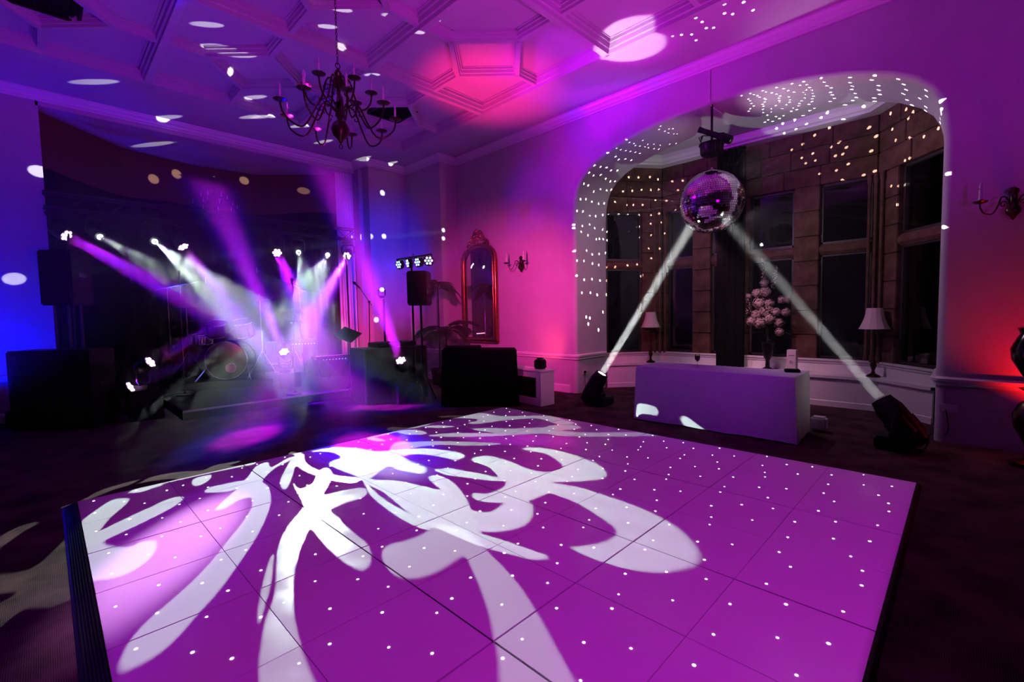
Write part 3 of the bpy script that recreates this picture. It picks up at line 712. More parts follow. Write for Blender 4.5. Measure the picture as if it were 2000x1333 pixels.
WHT = (0.80, 1.0, 0.90)
assign = [('far', (3.6, 5.0, 0), 3300), ('mid', (3.0, 3.2, 0), 7600), ('near', (2.2, 2.6, 0), 5000), ('left', (1.3, 4.4, 0), 7000)]
for (p, lb), (key, aim, W) in zip(spots, assign):
    mh = moving_head('spot_light', lb, V(p), aim, 'lens_w', ZH + .06, False, 0.85, 'spot lights on the truss', seven=False)
    polys = [on_floor(smooth(g, 3)) for g in GOBO[key]]
    if key == 'mid': polys += [on_table(smooth(g, 3)) for g in TABLE_SH]
    d = (V(aim) - V(p)).normalized()
    gobo_light(mh, V(p) + d * 0.02, aim, polys, W, WHT)

# added unseen lamp behind the camera, masked to tint only the dance floor
PP = V((1.2, -1.6, 4.5))
pf = moving_head('added_tint_lamp', 'black lamp added out of view behind the camera to tint only the dance floor', PP, (2.5, 2.6, 0), 'lens_v', 4.98, False, 0.9, None, False)
quad = [V((FX + a * 8 * T_, FY + b * 8 * T_, FZ)) for a, b in ((0, 0), (1, 0), (1, 1), (0, 1))]
gobo_light(pf, PP + (V((2.5, 2.6, 0)) - PP).normalized() * .02, (2.5, 2.6, 0), [quad], 500, (0.73, 0.016, 0.80), 100, 0.03, 0.045, 0.0002)
# coloured pools on the floor from the wash heads
light('SPOT', 'pool_centre', (1.83, 9.95, 2.75), at_z(742, 905, 0.03), (1.0, 0.72, 1.0), 2600, 5.5, 0.9, 0.03)
light('SPOT', 'pool_left', (4.75, 9.76, 2.78), at_z(355, 1055, 0.03), (0.95, 0.42, 1.0), 12000, 5.6, 0.9, 0.03)
light('SPOT', 'pool_left_rim', (4.75, 9.76, 2.78), at_z(340, 1075, 0.03), (0.35, 0.0, 1.0), 1900, 10, 0.9, 0.03)
light('SPOT', 'pool_far', (0.50, 9.76, 2.72), at_z(1000, 857, 0.03), (0.85, 0.05, 1.0), 2600, 5, 0.9, 0.03)

# floor wash heads of the stage
floor_heads = [((293, 708), 8.8, at_x(1200, 196, 6.8), 'lens_m', 'upper one of the two floor wash lights left of the drum kit'),
               ((254, 757), 8.8, at_y(440, 668, 8.3), 'lens_m', 'lower one of the two floor wash lights left of the drum kit'),
               ((555, 688), 9.3, at_y(440, 430, 7.6), 'lens_m', 'floor wash light right of the drum kit shining up and left'),
               ((783, 705), 6.85, at_y(722, 545, 6.2), 'lens_m', 'floor wash light in front of the black mixing desk')]
for (q, z_, aim, ln, lb) in floor_heads:
    p = at_y(q[0], q[1], z_); bz_ = max(0.0, p.z - 0.40)
    t = moving_head('floor_wash_light', lb, p, aim, ln, bz_, True, 0.9, 'wash lights standing on the stage floor')
    d = (V(aim) - p).normalized()
    k_, kb_ = {293: (400, 300), 254: (70, 160), 555: (2100, 900), 783: (3000, 800)}[q[0]]
    seven_beams(p, d, V(aim), k_, kb_, s=0.9, col=(0.60, 0.0, 1.0) if q[0] == 293 else (0.80, 0.015, 1.0))
    if bz_ > .18:
        rz_ = bz_
        zb = .150 if q[0] == 555 else 0.0
        fc = MB().box((p.x - d.x * .12, p.y - d.y * .12, (rz_ + zb) / 2 - .002), (0.4, 0.36, rz_ - zb - .006), bev=0.01)
        tag(fc.build('equipment_case', M['black']), {293: 'taller black case under the upper wash light left of the drums', 254: 'low black case under the lower wash light left of the drums', 555: 'black case under the wash light right of the drums', 783: 'black case under the wash light before the mixing desk'}[q[0]], 'case')

# big moving heads on the floor below the arch, aimed at the mirror ball
BALL = V((6.88, 2.665, 3.045)); BR = 0.445
def beam_head(pix, base, label, side):
    base = V(base)
    lens = at_x(pix[0], pix[1], base.x - 0.02)
    d = (BALL + V((-.1, 0.22 * side, -0.26)) - lens).normalized()
    t = thing('beam_light', label, 'stage light', (base.x, base.y, 0), 0, 'beam lights aimed at the mirror ball')
    L = lambda p: V(p) - V((base.x, base.y, 0))
    piv = lens - d * 0.24
    az = atan2(d.y, d.x)
    MB().box((0, 0, 0.07), (0.36, 0.30, 0.13), bev=0.02).build('base', M['black'], t)
    y = MB(); pv = L(piv)
    y.tube([(pv.x - 0.17, pv.y, pv.z), (pv.x - 0.17, pv.y * .5, pv.z * .6), (pv.x * .5 - 0.12, 0, 0.16), (0.1, 0, 0.16), (pv.x + 0.17, pv.y * .5, pv.z * .6), (pv.x + 0.17, pv.y, pv.z)], 0.035, 8)
    y.build('yoke', M['black'], t)
    mx = Matrix.Translation(L(lens)) @ track(d)
    h = MB(); h.lathe([(0.06, -0.54), (0.11, -0.50), (0.125, -0.34), (0.13, -0.12), (0.105, -0.03), (0.10, 0.0), (0.075, 0.0), (0.072, -0.015)], 18, mx)
    h.box((0, 0, -0.33), (0.30, 0.20, 0.24), mx, bev=0.03); h.build('head', M['black'], t)
    MB().lathe([(0.068, -0.012), (0.06, 0.0), (0.03, 0.004)], 18, mx).build('lens', M['lens_w'], t)
    light('AREA', 'ball_beam', lens + d * 0.03, lens + d * 3, (1.0, 1.0, 1.0), 95 if side > 0 else 30, rad=0.050, spread=3.0)
    light('SPOT', 'ball_spill', lens + d * 0.04, BALL + V((0.36, 0.0, 0)), (0.9, 1.0, 0.95), 150, 21, 0.15, 0.01)
    return t
beam_head((1176, 730), (6.20, 4.14, 0), 'black beam light on the carpet by the left pier, shining up at the mirror ball', 1)
beam_head((1721, 781), (6.22, 0.50, 0), 'black beam light on the carpet by the right pier, shining up at the mirror ball', -1)

# ================================================================== MIRROR BALL
mb_ = thing('mirror_ball', 'large mirror ball hanging under the crown of the arch', 'mirror ball', tuple(BALL))
MB().lathe([(0.001, -BR + .012)] + [((BR - .012) * cos(a), (BR - .012) * sin(a)) for a in [(-pi / 2 + pi * k / 24) for k in range(1, 24)]] + [(0.001, BR - .012)], 36).build('core', M['black'], mb_)
fc = MB(); rows = 44
for i in range(rows):
    la0 = -pi / 2 + pi * (i + 0.06) / rows; la1 = -pi / 2 + pi * (i + 0.94) / rows; lm = (la0 + la1) / 2
    nn = max(3, int(2 * pi * cos(lm) / (pi / rows)))
    for k in range(nn):
        if i > rows - 3 or (i > rows - 5 and random.random() < .4): continue
        lo0 = 2 * pi * (k + 0.06) / nn; lo1 = 2 * pi * (k + 0.94) / nn
        c = V((cos(lm) * cos((lo0 + lo1) / 2), cos(lm) * sin((lo0 + lo1) / 2), sin(lm)))
        P = [V((cos(a) * cos(b), cos(a) * sin(b), sin(a))) * BR for a, b in ((la0, lo0), (la0, lo1), (la1, lo1), (la1, lo0))]
        ax = c.orthogonal().normalized(); qn = Quaternion(ax, random.gauss(0, 0.02)) @ Quaternion(c.cross(ax), random.gauss(0, 0.02))
        cc = c * BR * .998
        fc.add([cc + qn @ (p - cc) for p in P], [(0, 1, 2, 3)])
fc.build('mirror_facets', M['facet'], mb_, kind='stuff')
MB().lathe([(0.05, BR - .02), (0.05, BR + .012), (0.015, BR + .02), (0.012, BR + .05)], 14).build('cap', M['chrome'], mb_)
hc = MB()
zz = BR + .05
while zz < BR + 0.20:
    hc.tube([(0.008 * cos(a), 0, zz + 0.014 * sin(a) + .012) for a in [2 * pi * k / 8 for k in range(9)]], 0.003, 5); zz += 0.022
hc.build('chain', M['metal'], mb_)
MZ = BALL.z + BR + 0.20
mo = thing('ball_motor', 'black motor box the mirror ball turns from, with pin spot on top', 'motor', (BALL.x, BALL.y, MZ))
MB().lathe([(0.015, 0), (0.015, 0.02), (0.13, 0.025), (0.155, 0.05), (0.16, 0.16), (0.175, 0.17), (0.175, 0.185), (0.05, 0.19)], 20).build('housing', M['black'], mo)
MB().tube([(0.0, 0, 0.185), (0.0, 0, 4.42 - MZ)], 0.018, 8).build('drop_rod', M['black'], mo)
mx = T(0, -0.04, 0.30) @ track((-0.25, 0.75, 0.42))
MB().lathe([(0.035, -0.26), (0.06, -0.24), (0.065, -0.10), (0.04, -0.04), (0.035, 0.16), (0.04, 0.22), (0.04, 0.24)], 14, mx).build('pin_spot', M['black'], mo)
cb = MB()
for k in range(4): cb.tube([(0.1 - .05 * k, 0.12, 0.18), (0.02 - .02 * k, 0.17, 0.25 + .02 * k), (-0.06, 0.1, 0.31), (-0.02, 0.03, 0.30)], 0.006, 5)
cb.build('cable', M['black'], mo)

# ---- reflected spots: small lamps seated on the facets (the ball's reflections, one per facet)
DOTS = []
def dz(ox, oy, s, pts): return [(ox + x / s, oy + y / s) for x, y in pts]
DOTS += dz(1000, 333, 4, [(535,225),(577,225),(624,245),(677,260),(720,258),(509,317),(554,320),(609,355),(654,358),(708,348),(748,350),(486,425),(486,450),(550,435),(607,423),(647,452),(708,463),(744,480),(540,480),(593,508),(660,538),(683,535),(712,538),(744,547),(490,630),(583,627),(627,657),(681,653),(730,647),(509,706),(562,708),(628,728),(678,740),(738,760),(505,823),(564,855),(625,850),(687,860),(739,862),(546,957),(613,957),(665,973),(736,973),(710,1108),(580,1147),(608,1155),(596,1200),(676,1247),
 (775,152),(867,164),(940,160),(1013,152),(1084,153),(1147,151),(1297,155),(912,54),(988,54),(1077,52),(1140,70),(1253,87),(1333,80),(805,247),(897,272),(948,270),(1021,270),(1120,233),(1206,237),(834,345),(900,349),(990,349),(1086,350),(1150,337),(1277,312),(893,447),(818,467),(994,440),(1084,417),(1165,407),(895,557),(823,560),(988,527),(1086,506),(1180,500),(968,630),(1068,610),(1155,611),(1088,687),(865,648),(783,667),(903,743),(977,736),(807,755),(1008,828)])
DOTS += dz(1100, 130, 4.9375, [(200,1130),(242,1148),(250,1025),(293,1052),(303,955),(362,970),(362,1045),(420,975),(410,1083),(461,1003),(522,1005),(455,1110),(497,1108),(360,1183),(296,1208),(420,1195),(516,790),(555,803),(604,812),(648,820),(695,828),(738,838),(506,870),(534,898),(600,893),(656,905),(430,833),(610,706),(640,733),(682,743),(697,763),(740,768),(790,775),(822,783),(876,793),(921,797),(768,713),(815,750),(874,750),(937,757),(1026,750),(1090,742),(980,625),(1016,640),(1066,650),(1100,650),(924,608),(940,575),(1020,603),(1058,600)])
DOTS += dz(1400, 130, 4, [(815,92),(838,123),(860,151),(893,167),(890,202),(902,222),(917,250),(886,274),(678,119),(650,147),(702,143),(725,165),(745,184),(700,184),(675,202),(745,210),(690,219),(757,232),(688,246),(662,270),(745,252),(745,274),(720,296),(1041,86),(1041,126),(1057,154),(1054,180),(1080,211),(1091,242),(1059,266),(1233,72),(1211,105),(1263,149),(1265,184),(1274,219),(1231,246),(1233,273),(1417,99),(1460,140),(1478,182),(1457,214),(1486,262),(1523,302),(1635,187),(1638,233),(1585,250),(1632,316),(1630,346),(1748,273),(1752,337),(1752,370),(1745,408),(1745,440),(587,135),(521,174),(557,188),(603,200),(564,238),(571,262),(570,278),(543,299),(515,330),(467,165),(430,206),(467,216),(494,230),(485,247),(487,265),(490,277),(460,305),(358,190),(383,200),(262,212),(290,220),(318,228),(334,239),(374,250),(382,258),(375,277),(357,295),(365,310),(360,335),(194,228),(210,235),(230,245),(247,255),(262,268),(272,290),(288,309),(262,330),(250,350),(645,290),(640,308),(600,325),(625,337),(580,350),(425,330),(425,357),(395,380),(365,360),(520,384),(463,392),(490,407),(400,418),(437,428),(375,435),
 (1357,367),(1479,335),(1533,355),(1495,407),(990,413),(880,477),(765,537),(1190,477),(1371,491),(1508,557),(1618,548),(1731,484),(1397,577),(1246,545),(1270,640),(967,587),(892,630),(1012,633),(675,604),(585,652),(750,680),(927,698),(985,684),(664,714),(770,735),(1027,762),(695,757),(934,812),(806,838),(1234,818),(1147,848),(982,886),(1505,717),(1470,735),(1363,935),(1429,933),(1483,921),(1408,1080),(1517,1070),(1810,838),(1770,1255),(864,361),(814,400),(673,384),(610,415),(765,325),(728,345),(1003,300),(1148,312),(702,450),(618,488),(527,522),(515,445),(467,484)])
DOTS += dz(1000, 0, 4, [(1485,172),(1518,220),(1575,217),(1403,270),(1324,272),(1438,315),(1660,105),(1724,110),(1883,80),(1660,33),(1810,17),(1255,283),(1436,140)])
BIG = [(405,48),(440,98),(450,140),(497,190),(494,228),(514,228),(320,230),(300,282),(185,160),(28,545),(300,350),(345,340),(477,353),(593,373),(747,377),(750,462),(724,462),(866,450),(866,466),(735,625),(835,570),(640,52),(668,92),(645,7),(812,60),(835,19),(698,135),(632,277),(715,310),(764,319),(590,247),(76,335)]

# ================================================================== CHANDELIERS
def arm_pts(r, zc, dip, loop=0.10):
    """S-curved arm in the xz-plane from the stem to the drip pan at radius r, height zc"""
    P = [(0.03, zc + 0.02), (r * .22, zc + 0.13), (r * .36, zc + 0.10), (r * .48, zc - 0.06), (r * .64, zc - dip), (r * .80, zc - dip * .98), (r * .95, zc - dip * .62), (r, zc - dip * .2), (r, zc)]
    out = []
    for i in range(len(P) - 1):
        p0 = V(P[max(i - 1, 0)]); p1 = V(P[i]); p2 = V(P[i + 1]); p3 = V(P[min(i + 2, len(P) - 1)])
        for k in range(3):
            t = k / 3; q = 0.5 * ((2 * p1) + (-p0 + p2) * t + (2 * p0 - 5 * p1 + 4 * p2 - p3) * t * t + (-p0 + 3 * p1 - 3 * p2 + p3) * t ** 3); out.append((q.x, 0, q.y))
    out.append((P[-1][0], 0, P[-1][1])); return out
def chandelier(label, loc, ztop, rot0=0.2, scale=1.0):
    t = thing('chandelier', label, 'chandelier', loc)
    stem = [(0.004, -0.32), (0.02, -0.30), (0.035, -0.27), (0.085, -0.22), (0.105, -0.155), (0.085, -0.09), (0.035, -0.05), (0.03, -0.02), (0.05, 0.0), (0.05, 0.03), (0.025, 0.06), (0.03, 0.12), (0.045, 0.15), (0.03, 0.18), (0.022, 0.28), (0.03, 0.33), (0.055, 0.38), (0.06, 0.42), (0.04, 0.44), (0.03, 0.46), (0.045, 0.49), (0.03, 0.52), (0.008, 0.55)]
    MB().lathe(stem, 18).build('stem', M['bronze'], t)
    MB().tube([(0.02 * cos(a), 0, -0.35 + 0.026 * sin(a)) for a in [2 * pi * k / 12 for k in range(13)]], 0.005, 6).build('finial_ring', M['bronze'], t)
    MB().tube([(0.028 * cos(a), 0, 0.58 + 0.03 * sin(a)) for a in [2 * pi * k / 12 for k in range(13)]], 0.006, 6).build('top_ring', M['bronze'], t)
    ch = MB(); zt = ztop - loc[2]; z_ = 0.62; k = 0
    while z_ < zt - 0.02:
        mx = T(0, 0, z_) @ Rz((k % 2) * pi / 2)
        ch.tube([(0.011 * cos(a), 0, 0.024 * sin(a)) for a in [2 * pi * q / 8 for q in range(9)]], 0.0035, 5, mx); z_ += 0.040; k += 1
    ch.build('chain', M['bronze'], t)
    MB().lathe([(0.07, zt), (0.065, zt - .02), (0.02, zt - .04), (0.01, zt - .05)], 16).build('ceiling_rose', M['bronze'], t)
    protos = {}
    for tier, (n_, r_, zc, dip, off) in enumerate(((9, 0.64, 0.02, 0.22, 0.0), (6, 0.37, 0.30, 0.19, 0.35))):
        for k in range(n_):
            an = rot0 + off + 2 * pi * k / n_
            if tier not in protos:
                a_ = MB().tube(arm_pts(r_, zc, dip), 0.0105, 7)
                sc_ = [(r_ * .36 - 0.05 * cos(q) * (1 - q / 9), 0, zc + 0.02 + 0.05 * sin(q) * (1 - q / 9)) for q in [i * 0.55 for i in range(13)]]
                a_.tube(sc_, 0.006, 6)
                arm = a_.build('arm', M['bronze'], t)
                pan = MB().lathe([(0.008, zc - .01), (0.06, zc + 0.004), (0.075, zc + 0.014), (0.071, zc + 0.016), (0.02, zc + 0.006), (0.02, zc + .03), (0.014, zc + .035)], 14, T(r_, 0, 0)).build('drip_pan', M['bronze'], arm)
                cn = MB().lathe([(0.0125, zc + .02), (0.0125, zc + .12), (0.006, zc + .125)], 10, T(r_, 0, 0)).build('candle', M['candle'], arm)
                bl = MB().lathe([(0.006, zc + .122), (0.013, zc + .145), (0.011, zc + .165), (0.003, zc + .195)], 10, T(r_, 0, 0)).build('bulb', M['bulb'], arm)
                protos[tier] = arm; arm.rotation_euler = (0, 0, an)
            else:
                c = protos[tier].copy(); COL.objects.link(c); c.parent = t; c.rotation_euler = (0, 0, an)
                for g in protos[tier].children: q = g.copy(); COL.objects.link(q); q.parent = c
    t.scale = (scale,) * 3
    return t
chandelier('large dark bronze two-tier chandelier of electric candles hanging from the coffered ceiling', (2.42, 4.98, 3.70), ZP, 0.2, 0.93)
chandelier('smaller dark chandelier hanging in the stage alcove before the curtain', (2.62, 11.1, 3.78), 4.82, 0.5, 0.62)

# ---- wall sconces
def sconce(label, loc):
    t = thing('wall_sconce', label, 'wall light', loc, 0, 'bronze wall sconces')
    MB().lathe([(0.004, -0.13), (0.012, -0.115), (0.02, -0.10), (0.045, -0.07), (0.05, -0.04), (0.03, -0.01), (0.02, 0.03), (0.022, 0.08), (0.035, 0.10), (0.03, 0.12), (0.006, 0.14)], 14, T(-0.05, 0, 0)).build('back_stem', M['bronze'], t)
    for an in (radians(128), radians(232)):
        a_ = MB(); P = [(0.02, -0.02), (0.05, 0.05), (0.09, 0.06), (0.11, 0.0), (0.15, -0.07), (0.21, -0.07), (0.245, -0.02), (0.245, 0.02)]
        pts = []
        for i in range(len(P) - 1):
            p0 = V(P[max(i - 1, 0)]); p1 = V(P[i]); p2 = V(P[i + 1]); p3 = V(P[min(i + 2, len(P) - 1)])
            for k in range(4):
                tt = k / 4; q = 0.5 * ((2 * p1) + (-p0 + p2) * tt + (2 * p0 - 5 * p1 + 4 * p2 - p3) * tt * tt + (-p0 + 3 * p1 - 3 * p2 + p3) * tt ** 3); pts.append((q.x, 0, q.y))
        a_.tube(pts, 0.006, 7); a_.tube([(0.075 - 0.03 * cos(q) * (1 - q / 9), 0, 0.0 + 0.03 * sin(q) * (1 - q / 9)) for q in [i * .6 for i in range(12)]], 0.005, 6)
        arm = a_.build('arm', M['bronze'], t, loc=(-0.05, 0, 0), rot=(0, 0, an))
        MB().lathe([(0.008, 0.01), (0.04, 0.02), (0.05, 0.032), (0.046, 0.034), (0.016, 0.026), (0.016, 0.045)], 12, T(.245, 0, 0)).build('drip_pan', M['bronze'], arm)
        MB().lathe([(0.012, 0.035), (0.012, 0.125), (0.005, 0.13)], 10, T(.245, 0, 0)).build('candle', M['candle'], arm)
        MB().lathe([(0.005, 0.128), (0.012, 0.145), (0.010, 0.163), (0.002, 0.195)], 10, T(.245, 0, 0)).build('bulb', M['bulb'], arm)
    MB().box((-0.012, 0, 0), (0.024, 0.05, 0.12), bev=0.006).build('wall_plate', M['bronze'], t)
    t.scale = (1.2,) * 3
sconce('bronze candle sconce on the pink wall between the gilt mirror and the arch', (6.8, 6.34, 2.47))
sconce('bronze candle sconce on the violet wall at the far right edge', (6.8, -0.31, 2.47))

# ================================================================== WALL MIRROR, PIANO, PALMS, RADIATOR COVER
wmr = thing('wall_mirror', 'tall arched gilt-framed mirror with a carved crest on the pink wall', 'mirror', (6.74, 7.62, 0.93))
Wm, Hm = 1.06, 2.12
path = [(-Wm / 2, 0.0), (-Wm / 2, Hm - 0.42)]
for k in range(1, 13):
    a = pi * k / 13; path.append((-Wm / 2 * cos(a) * 1.0, Hm - 0.42 + 0.36 * sin(a) ** 0.8))
path += [(Wm / 2, Hm - 0.42), (Wm / 2, 0.0)]
fr = MB(); fr.tube([(0, y, z) for y, z in path], 0.052, 10); fr.tube([(-0.02, y * 0.90, z * 0.975 + .02) for y, z in path], 0.022, 8); fr.tube([(0, -Wm / 2 - .02, 0.0), (0, Wm / 2 + .02, 0.0)], 0.055, 10)
fr.build('frame', M['gold'], wmr)
gp = [(0.01, y * .98, z) for y, z in path]
MB().prism(gp, (0.015, 0, 0)).build('mirror_glass', M['mirror'], wmr)
cr_ = MB()
for k in range(60):
    a = random.uniform(0, pi); r_ = random.uniform(0.02, 0.30); cx_ = r_ * cos(a) * 1.3; cz = Hm - 0.02 + (0.40 - abs(cx_) * 1.3) * random.uniform(0.0, .95)
    cr_.lathe([(0.004, -.03), (0.025, -.015), (0.032, 0), (0.02, 0.03), (0.004, 0.06)], 7, T(-0.01, cx_, cz) @ Matrix.Rotation(random.uniform(-1, 1), 4, 'X'))
for sgn in (-1, 1):
    cr_.tube([(-.01, sgn * (0.05 + .30 * t_), Hm + 0.22 - 0.30 * t_ ** 1.3 + 0.04 * sin(t_ * 9)) for t_ in [i / 12 for i in range(13)]], 0.025, 7)
    for k in range(5): cr_.lathe([(0.004, -.03), (0.03, -.01), (0.034, 0.01), (0.004, 0.05)], 7, T(-.01, sgn * (Wm / 2 + random.uniform(-.04, .05)), random.uniform(-0.05, 0.16)))
cr_.build('carved_crest', M['gold'], wmr)

pi_ = thing('covered_cabinet', 'bulky black cloth-covered block standing between the mixing desk and the white radiator cover', 'cabinet', (5.10, 5.78, 0), radians(-43))
cl = MB(); hw, hd = 0.60, 0.32
vs = []; fs = []; NP_ = 64
for i in range(NP_):
    t = i / NP_ * 4; sd_ = int(t); u = t - sd_
    c4 = [(-hw, -hd), (hw, -hd), (hw, hd), (-hw, hd)]; a, b = c4[sd_], c4[(sd_ + 1) % 4]
    x = a[0] + (b[0] - a[0]) * u; y = a[1] + (b[1] - a[1]) * u
    for k in range(7):
        q = k / 6; fl = 1 + q * (0.05 + 0.02 * sin(i * 1.1)); vs.append((x * fl, y * fl, 0.905 - 0.015 * (x / hw) - 0.89 * q if k else 0.915 - 0.015 * (x / hw)))
for i in range(NP_):
    j_ = (i + 1) % NP_
    for k in range(6): fs.append((i * 7 + k, j_ * 7 + k, j_ * 7 + k + 1, i * 7 + k + 1))
fs.append(tuple(i * 7 for i in range(NP_)))
cl.add(vs, fs, True); cl.build('cloth_cover', M['drape'], pi_)
MB().box((-.05, 0, 0.45), (1.1, 0.56, 0.88), bev=.01).build('body', M['black'], pi_)
MB().box((-.28, .02, 0.94), (.60, .50, .045), bev=.015).build('raised_lid', M['drape'], pi_)

rcv = thing('radiator_cover', 'white cabinet-like radiator cover with a dark mesh panel, half behind the draped black block', 'radiator cover', (5.70, 5.40, 0), radians(-6))
lx0, lx1, ly0, ly1 = -0.13, 0.15, -0.62, 0.62
fr_ = MB(); t_ = 0.02
fr_.box((lx0, 0, 0.50), (t_, ly1 - ly0, 0.10)); fr_.box((lx0, 0, 0.06), (t_, ly1 - ly0, 0.12))
for yy in (ly0 + 0.05, ly1 - 0.05): fr_.box((lx0, yy, 0.285), (t_, 0.10, 0.33))
fr_.build('front_frame', M['trim'], rcv)
MB().box(((lx0 + lx1) / 2, ly0, 0.275), (lx1 - lx0 + t_, t_, 0.55)).build('end_panel', M['trim'], rcv)
MB().box(((lx0 + lx1) / 2, 0, 0.560), (lx1 - lx0 + .06, ly1 - ly0 + .05, 0.025), bev=0.006).build('top_board', M['trim'], rcv)
gr = MB()
for k in range(36): gr.box((lx0 + .012, ly0 + .10 + k * (ly1 - ly0 - .20) / 35, 0.285), (0.006, 0.010, 0.34))
for k in range(9): gr.box((lx0 + .018, 0, 0.13 + k * 0.04), (0.006, ly1 - ly0 - .2, 0.008))
gr.box((lx0 + .05, 0, 0.285), (0.01, ly1 - ly0 - .1, 0.38))
gr.build('grille', M['grille'], rcv, kind='stuff')
up = thing('uplight', 'small black uplighter standing on the end of the white radiator cover', 'uplight', (5.70, 4.97, 0.573))
MB().box((0, 0, 0.08), (0.16, 0.16, 0.155), bev=0.02).build('housing', M['black'], up)
MB().lathe([(0.06, 0.168), (0.06, 0.18), (0.05, 0.18), (0.045, 0.17)], 14).build('lens_ring', M['black'], up)

def frond(mb, base, az, length, rise, droop, nl=22, lw=0.026):
    pts = []
    for i in range(13):
        t = i / 12; r_ = length * t * (1 - 0.15 * t); z = rise * t * (1 - 0.0) * 1.6 - droop * t * t * 1.6
        pts.append(V(base) + V((cos(az) * r_, sin(az) * r_, z)))
    mb.tube(pts, [0.007 * (1 - i / 13) + 0.0015 for i in range(13)], 5)
    for k in range(nl):
        t = 0.22 + 0.76 * k / nl; i = min(int(t * 12), 11); p = pts[i].lerp(pts[i + 1], t * 12 - i); d = (pts[i + 1] - pts[i]).normalized()
        ll = 0.30 * sin(pi * min(1, t * 0.9 + 0.12)) * length + 0.05
        for s in (-1, 1):
            side = d.cross(V((0, 0, 1))).normalized() * s
            tip = p + (side * 0.75 + d * 0.62).normalized() * ll + V((0, 0, -0.32 * ll)); mid = p.lerp(tip, .5) + V((0, 0, 0.05 * ll)); wv = d * lw
            mb.add([p - wv * .4, p + wv * .4, mid + wv * .5, tip, mid - wv * .5], [(0, 1, 2, 4), (2, 3, 4)])
def palm(label, loc, h, n_, L, seed):
    random.seed(seed)
    t = thing('potted_palm', label, 'plant', loc)
    MB().lathe([(0.13, 0), (0.16, 0.02), (0.19, 0.30), (0.21, 0.32), (0.20, 0.34), (0.17, 0.33), (0.165, 0.27)], 18).build('pot', M['black'], t)
    MB().lathe([(0.001, 0.275), (0.168, 0.27), (0.10, 0.285)], 14, close=False).build('soil', M['mortar'], t)
    MB().tube([(0, 0, 0.26), (0.015, 0.01, h * .5), (0, 0.0, h)], [0.022, 0.016, 0.012], 8).build('stem', M['leaf'], t)
    for k in range(n_):
        f = MB(); frond(f, (0, 0, h - random.uniform(0, .12)), 2 * pi * k / n_ + random.uniform(-.25, .25), L * random.uniform(.8, 1.1), random.uniform(.18, .38), random.uniform(.25, .5))
        f.build('frond', M['leaf'], t)
palm('taller potted palm standing between the loudspeaker and the gilt mirror', (5.95, 8.05, 0), 2.15, 9, 0.62, 3)
palm('bushy low potted palm behind the piano below the gilt mirror', (5.75, 7.55, 0), 1.22, 15, 0.85, 5)
random.seed(12)

# ================================================================== TABLE UNDER THE ARCH
tc_ = MB(); x0, x1, y0, y1, zt = 5.67, 6.32, 1.30, 3.19, 0.735
tbl = thing('folding_table', 'long folding table under the white cloth in front of the bay', 'table', (6.0, 2.26, 0))
MB().box((0, 0, zt - 0.025), (x1 - x0 - .04, y1 - y0 - .04, 0.03), bev=0.005).build('tabletop', M['box'], tbl)
for sx in (-.24, .24):
    for sy in (-.8, .8): MB().tube([(sx, sy, 0), (sx, sy, zt - .04)], 0.014, 8).build('leg', M['metal'], tbl)
# cloth: grid top + four skirts with soft folds
def skirt_off(s, z):
    k = (zt - z) / zt
    return 0.008 + k * (0.022 + 0.016 * sin(s * 7.3) + 0.008 * sin(s * 17.1)) + 0.009 * (1 if abs((s % 0.48) - 0.24) < 0.024 else 0)
per = []
nx, ny = 14, 42
for i in range(ny): per.append((x0, y1 - (y1 - y0) * i / ny, (-1, 0)))
for i in range(nx): per.append((x0 + (x1 - x0) * i / nx, y0, (0, -1)))
for i in range(ny): per.append((x1, y0 + (y1 - y0) * i / ny, (1, 0)))
for i in range(nx): per.append((x1 - (x1 - x0) * i / nx, y1, (0, 1)))
nz = 12; vs = []; fs = []; s_ = 0; NP = len(per)
for i, (x, y, nrm) in enumerate(per):
    x_p, y_p, n_p = per[i - 1]; nm_ = V((nrm[0] + n_p[0], nrm[1] + n_p[1])) if n_p != nrm else V(nrm)
    if i: s_ += (V((x, y)) - V((x_p, y_p))).length
    for k in range(nz + 1):
        z = zt + .004 - (zt - 0.015) * k / nz; o = skirt_off(s_, z) if k else 0.0
        vs.append((x + nm_.x * o, y + nm_.y * o, z))
for i in range(NP):
    j = (i + 1) % NP
    for k in range(nz): fs.append((i * (nz + 1) + k, j * (nz + 1) + k, j * (nz + 1) + k + 1, i * (nz + 1) + k + 1))
fs.append(tuple(i * (nz + 1) for i in range(NP)))
tc_.add(vs, fs, True)
tag(tc_.build('tablecloth', M['cloth']), 'white floor-length cloth with pressed folds draped over the long table', 'tablecloth')
gl = thing('wine_glass', 'small stemmed glass of dark wine on the white tablecloth', 'glass', tuple(at_z(1362, 718, 0.7395)[:2]) + (0.7395,))
MB().lathe([(0.032, 0), (0.032, 0.002), (0.005, 0.006), (0.0035, 0.07), (0.012, 0.08), (0.030, 0.105), (0.034, 0.135), (0.027, 0.175), (0.026, 0.175), (0.032, 0.135), (0.028, 0.107), (0.010, 0.083)], 18, close=False).build('bowl', M['clear'], gl)
MB().lathe([(0.001, 0.084), (0.010, 0.085), (0.027, 0.107), (0.031, 0.135), (0.0305, 0.150), (0.001, 0.150)], 18, close=False).build('wine', M['wine'], gl)
ph = at_z(1547, 727, 0.7395)
o = MB().box((0, 0, 0.018), (0.13, 0.16, 0.032), bev=0.008).build('card_reader', M['black'], loc=(ph.x, ph.y, 0.7395), rot=(0, 0, 0.3)); tag(o, 'small flat black gadget on the right end of the white tablecloth', 'device')
cb_ = thing('gift_box', 'tall slim white box with grey print standing on the window seat', 'box', (8.34, 1.945, 0.47))
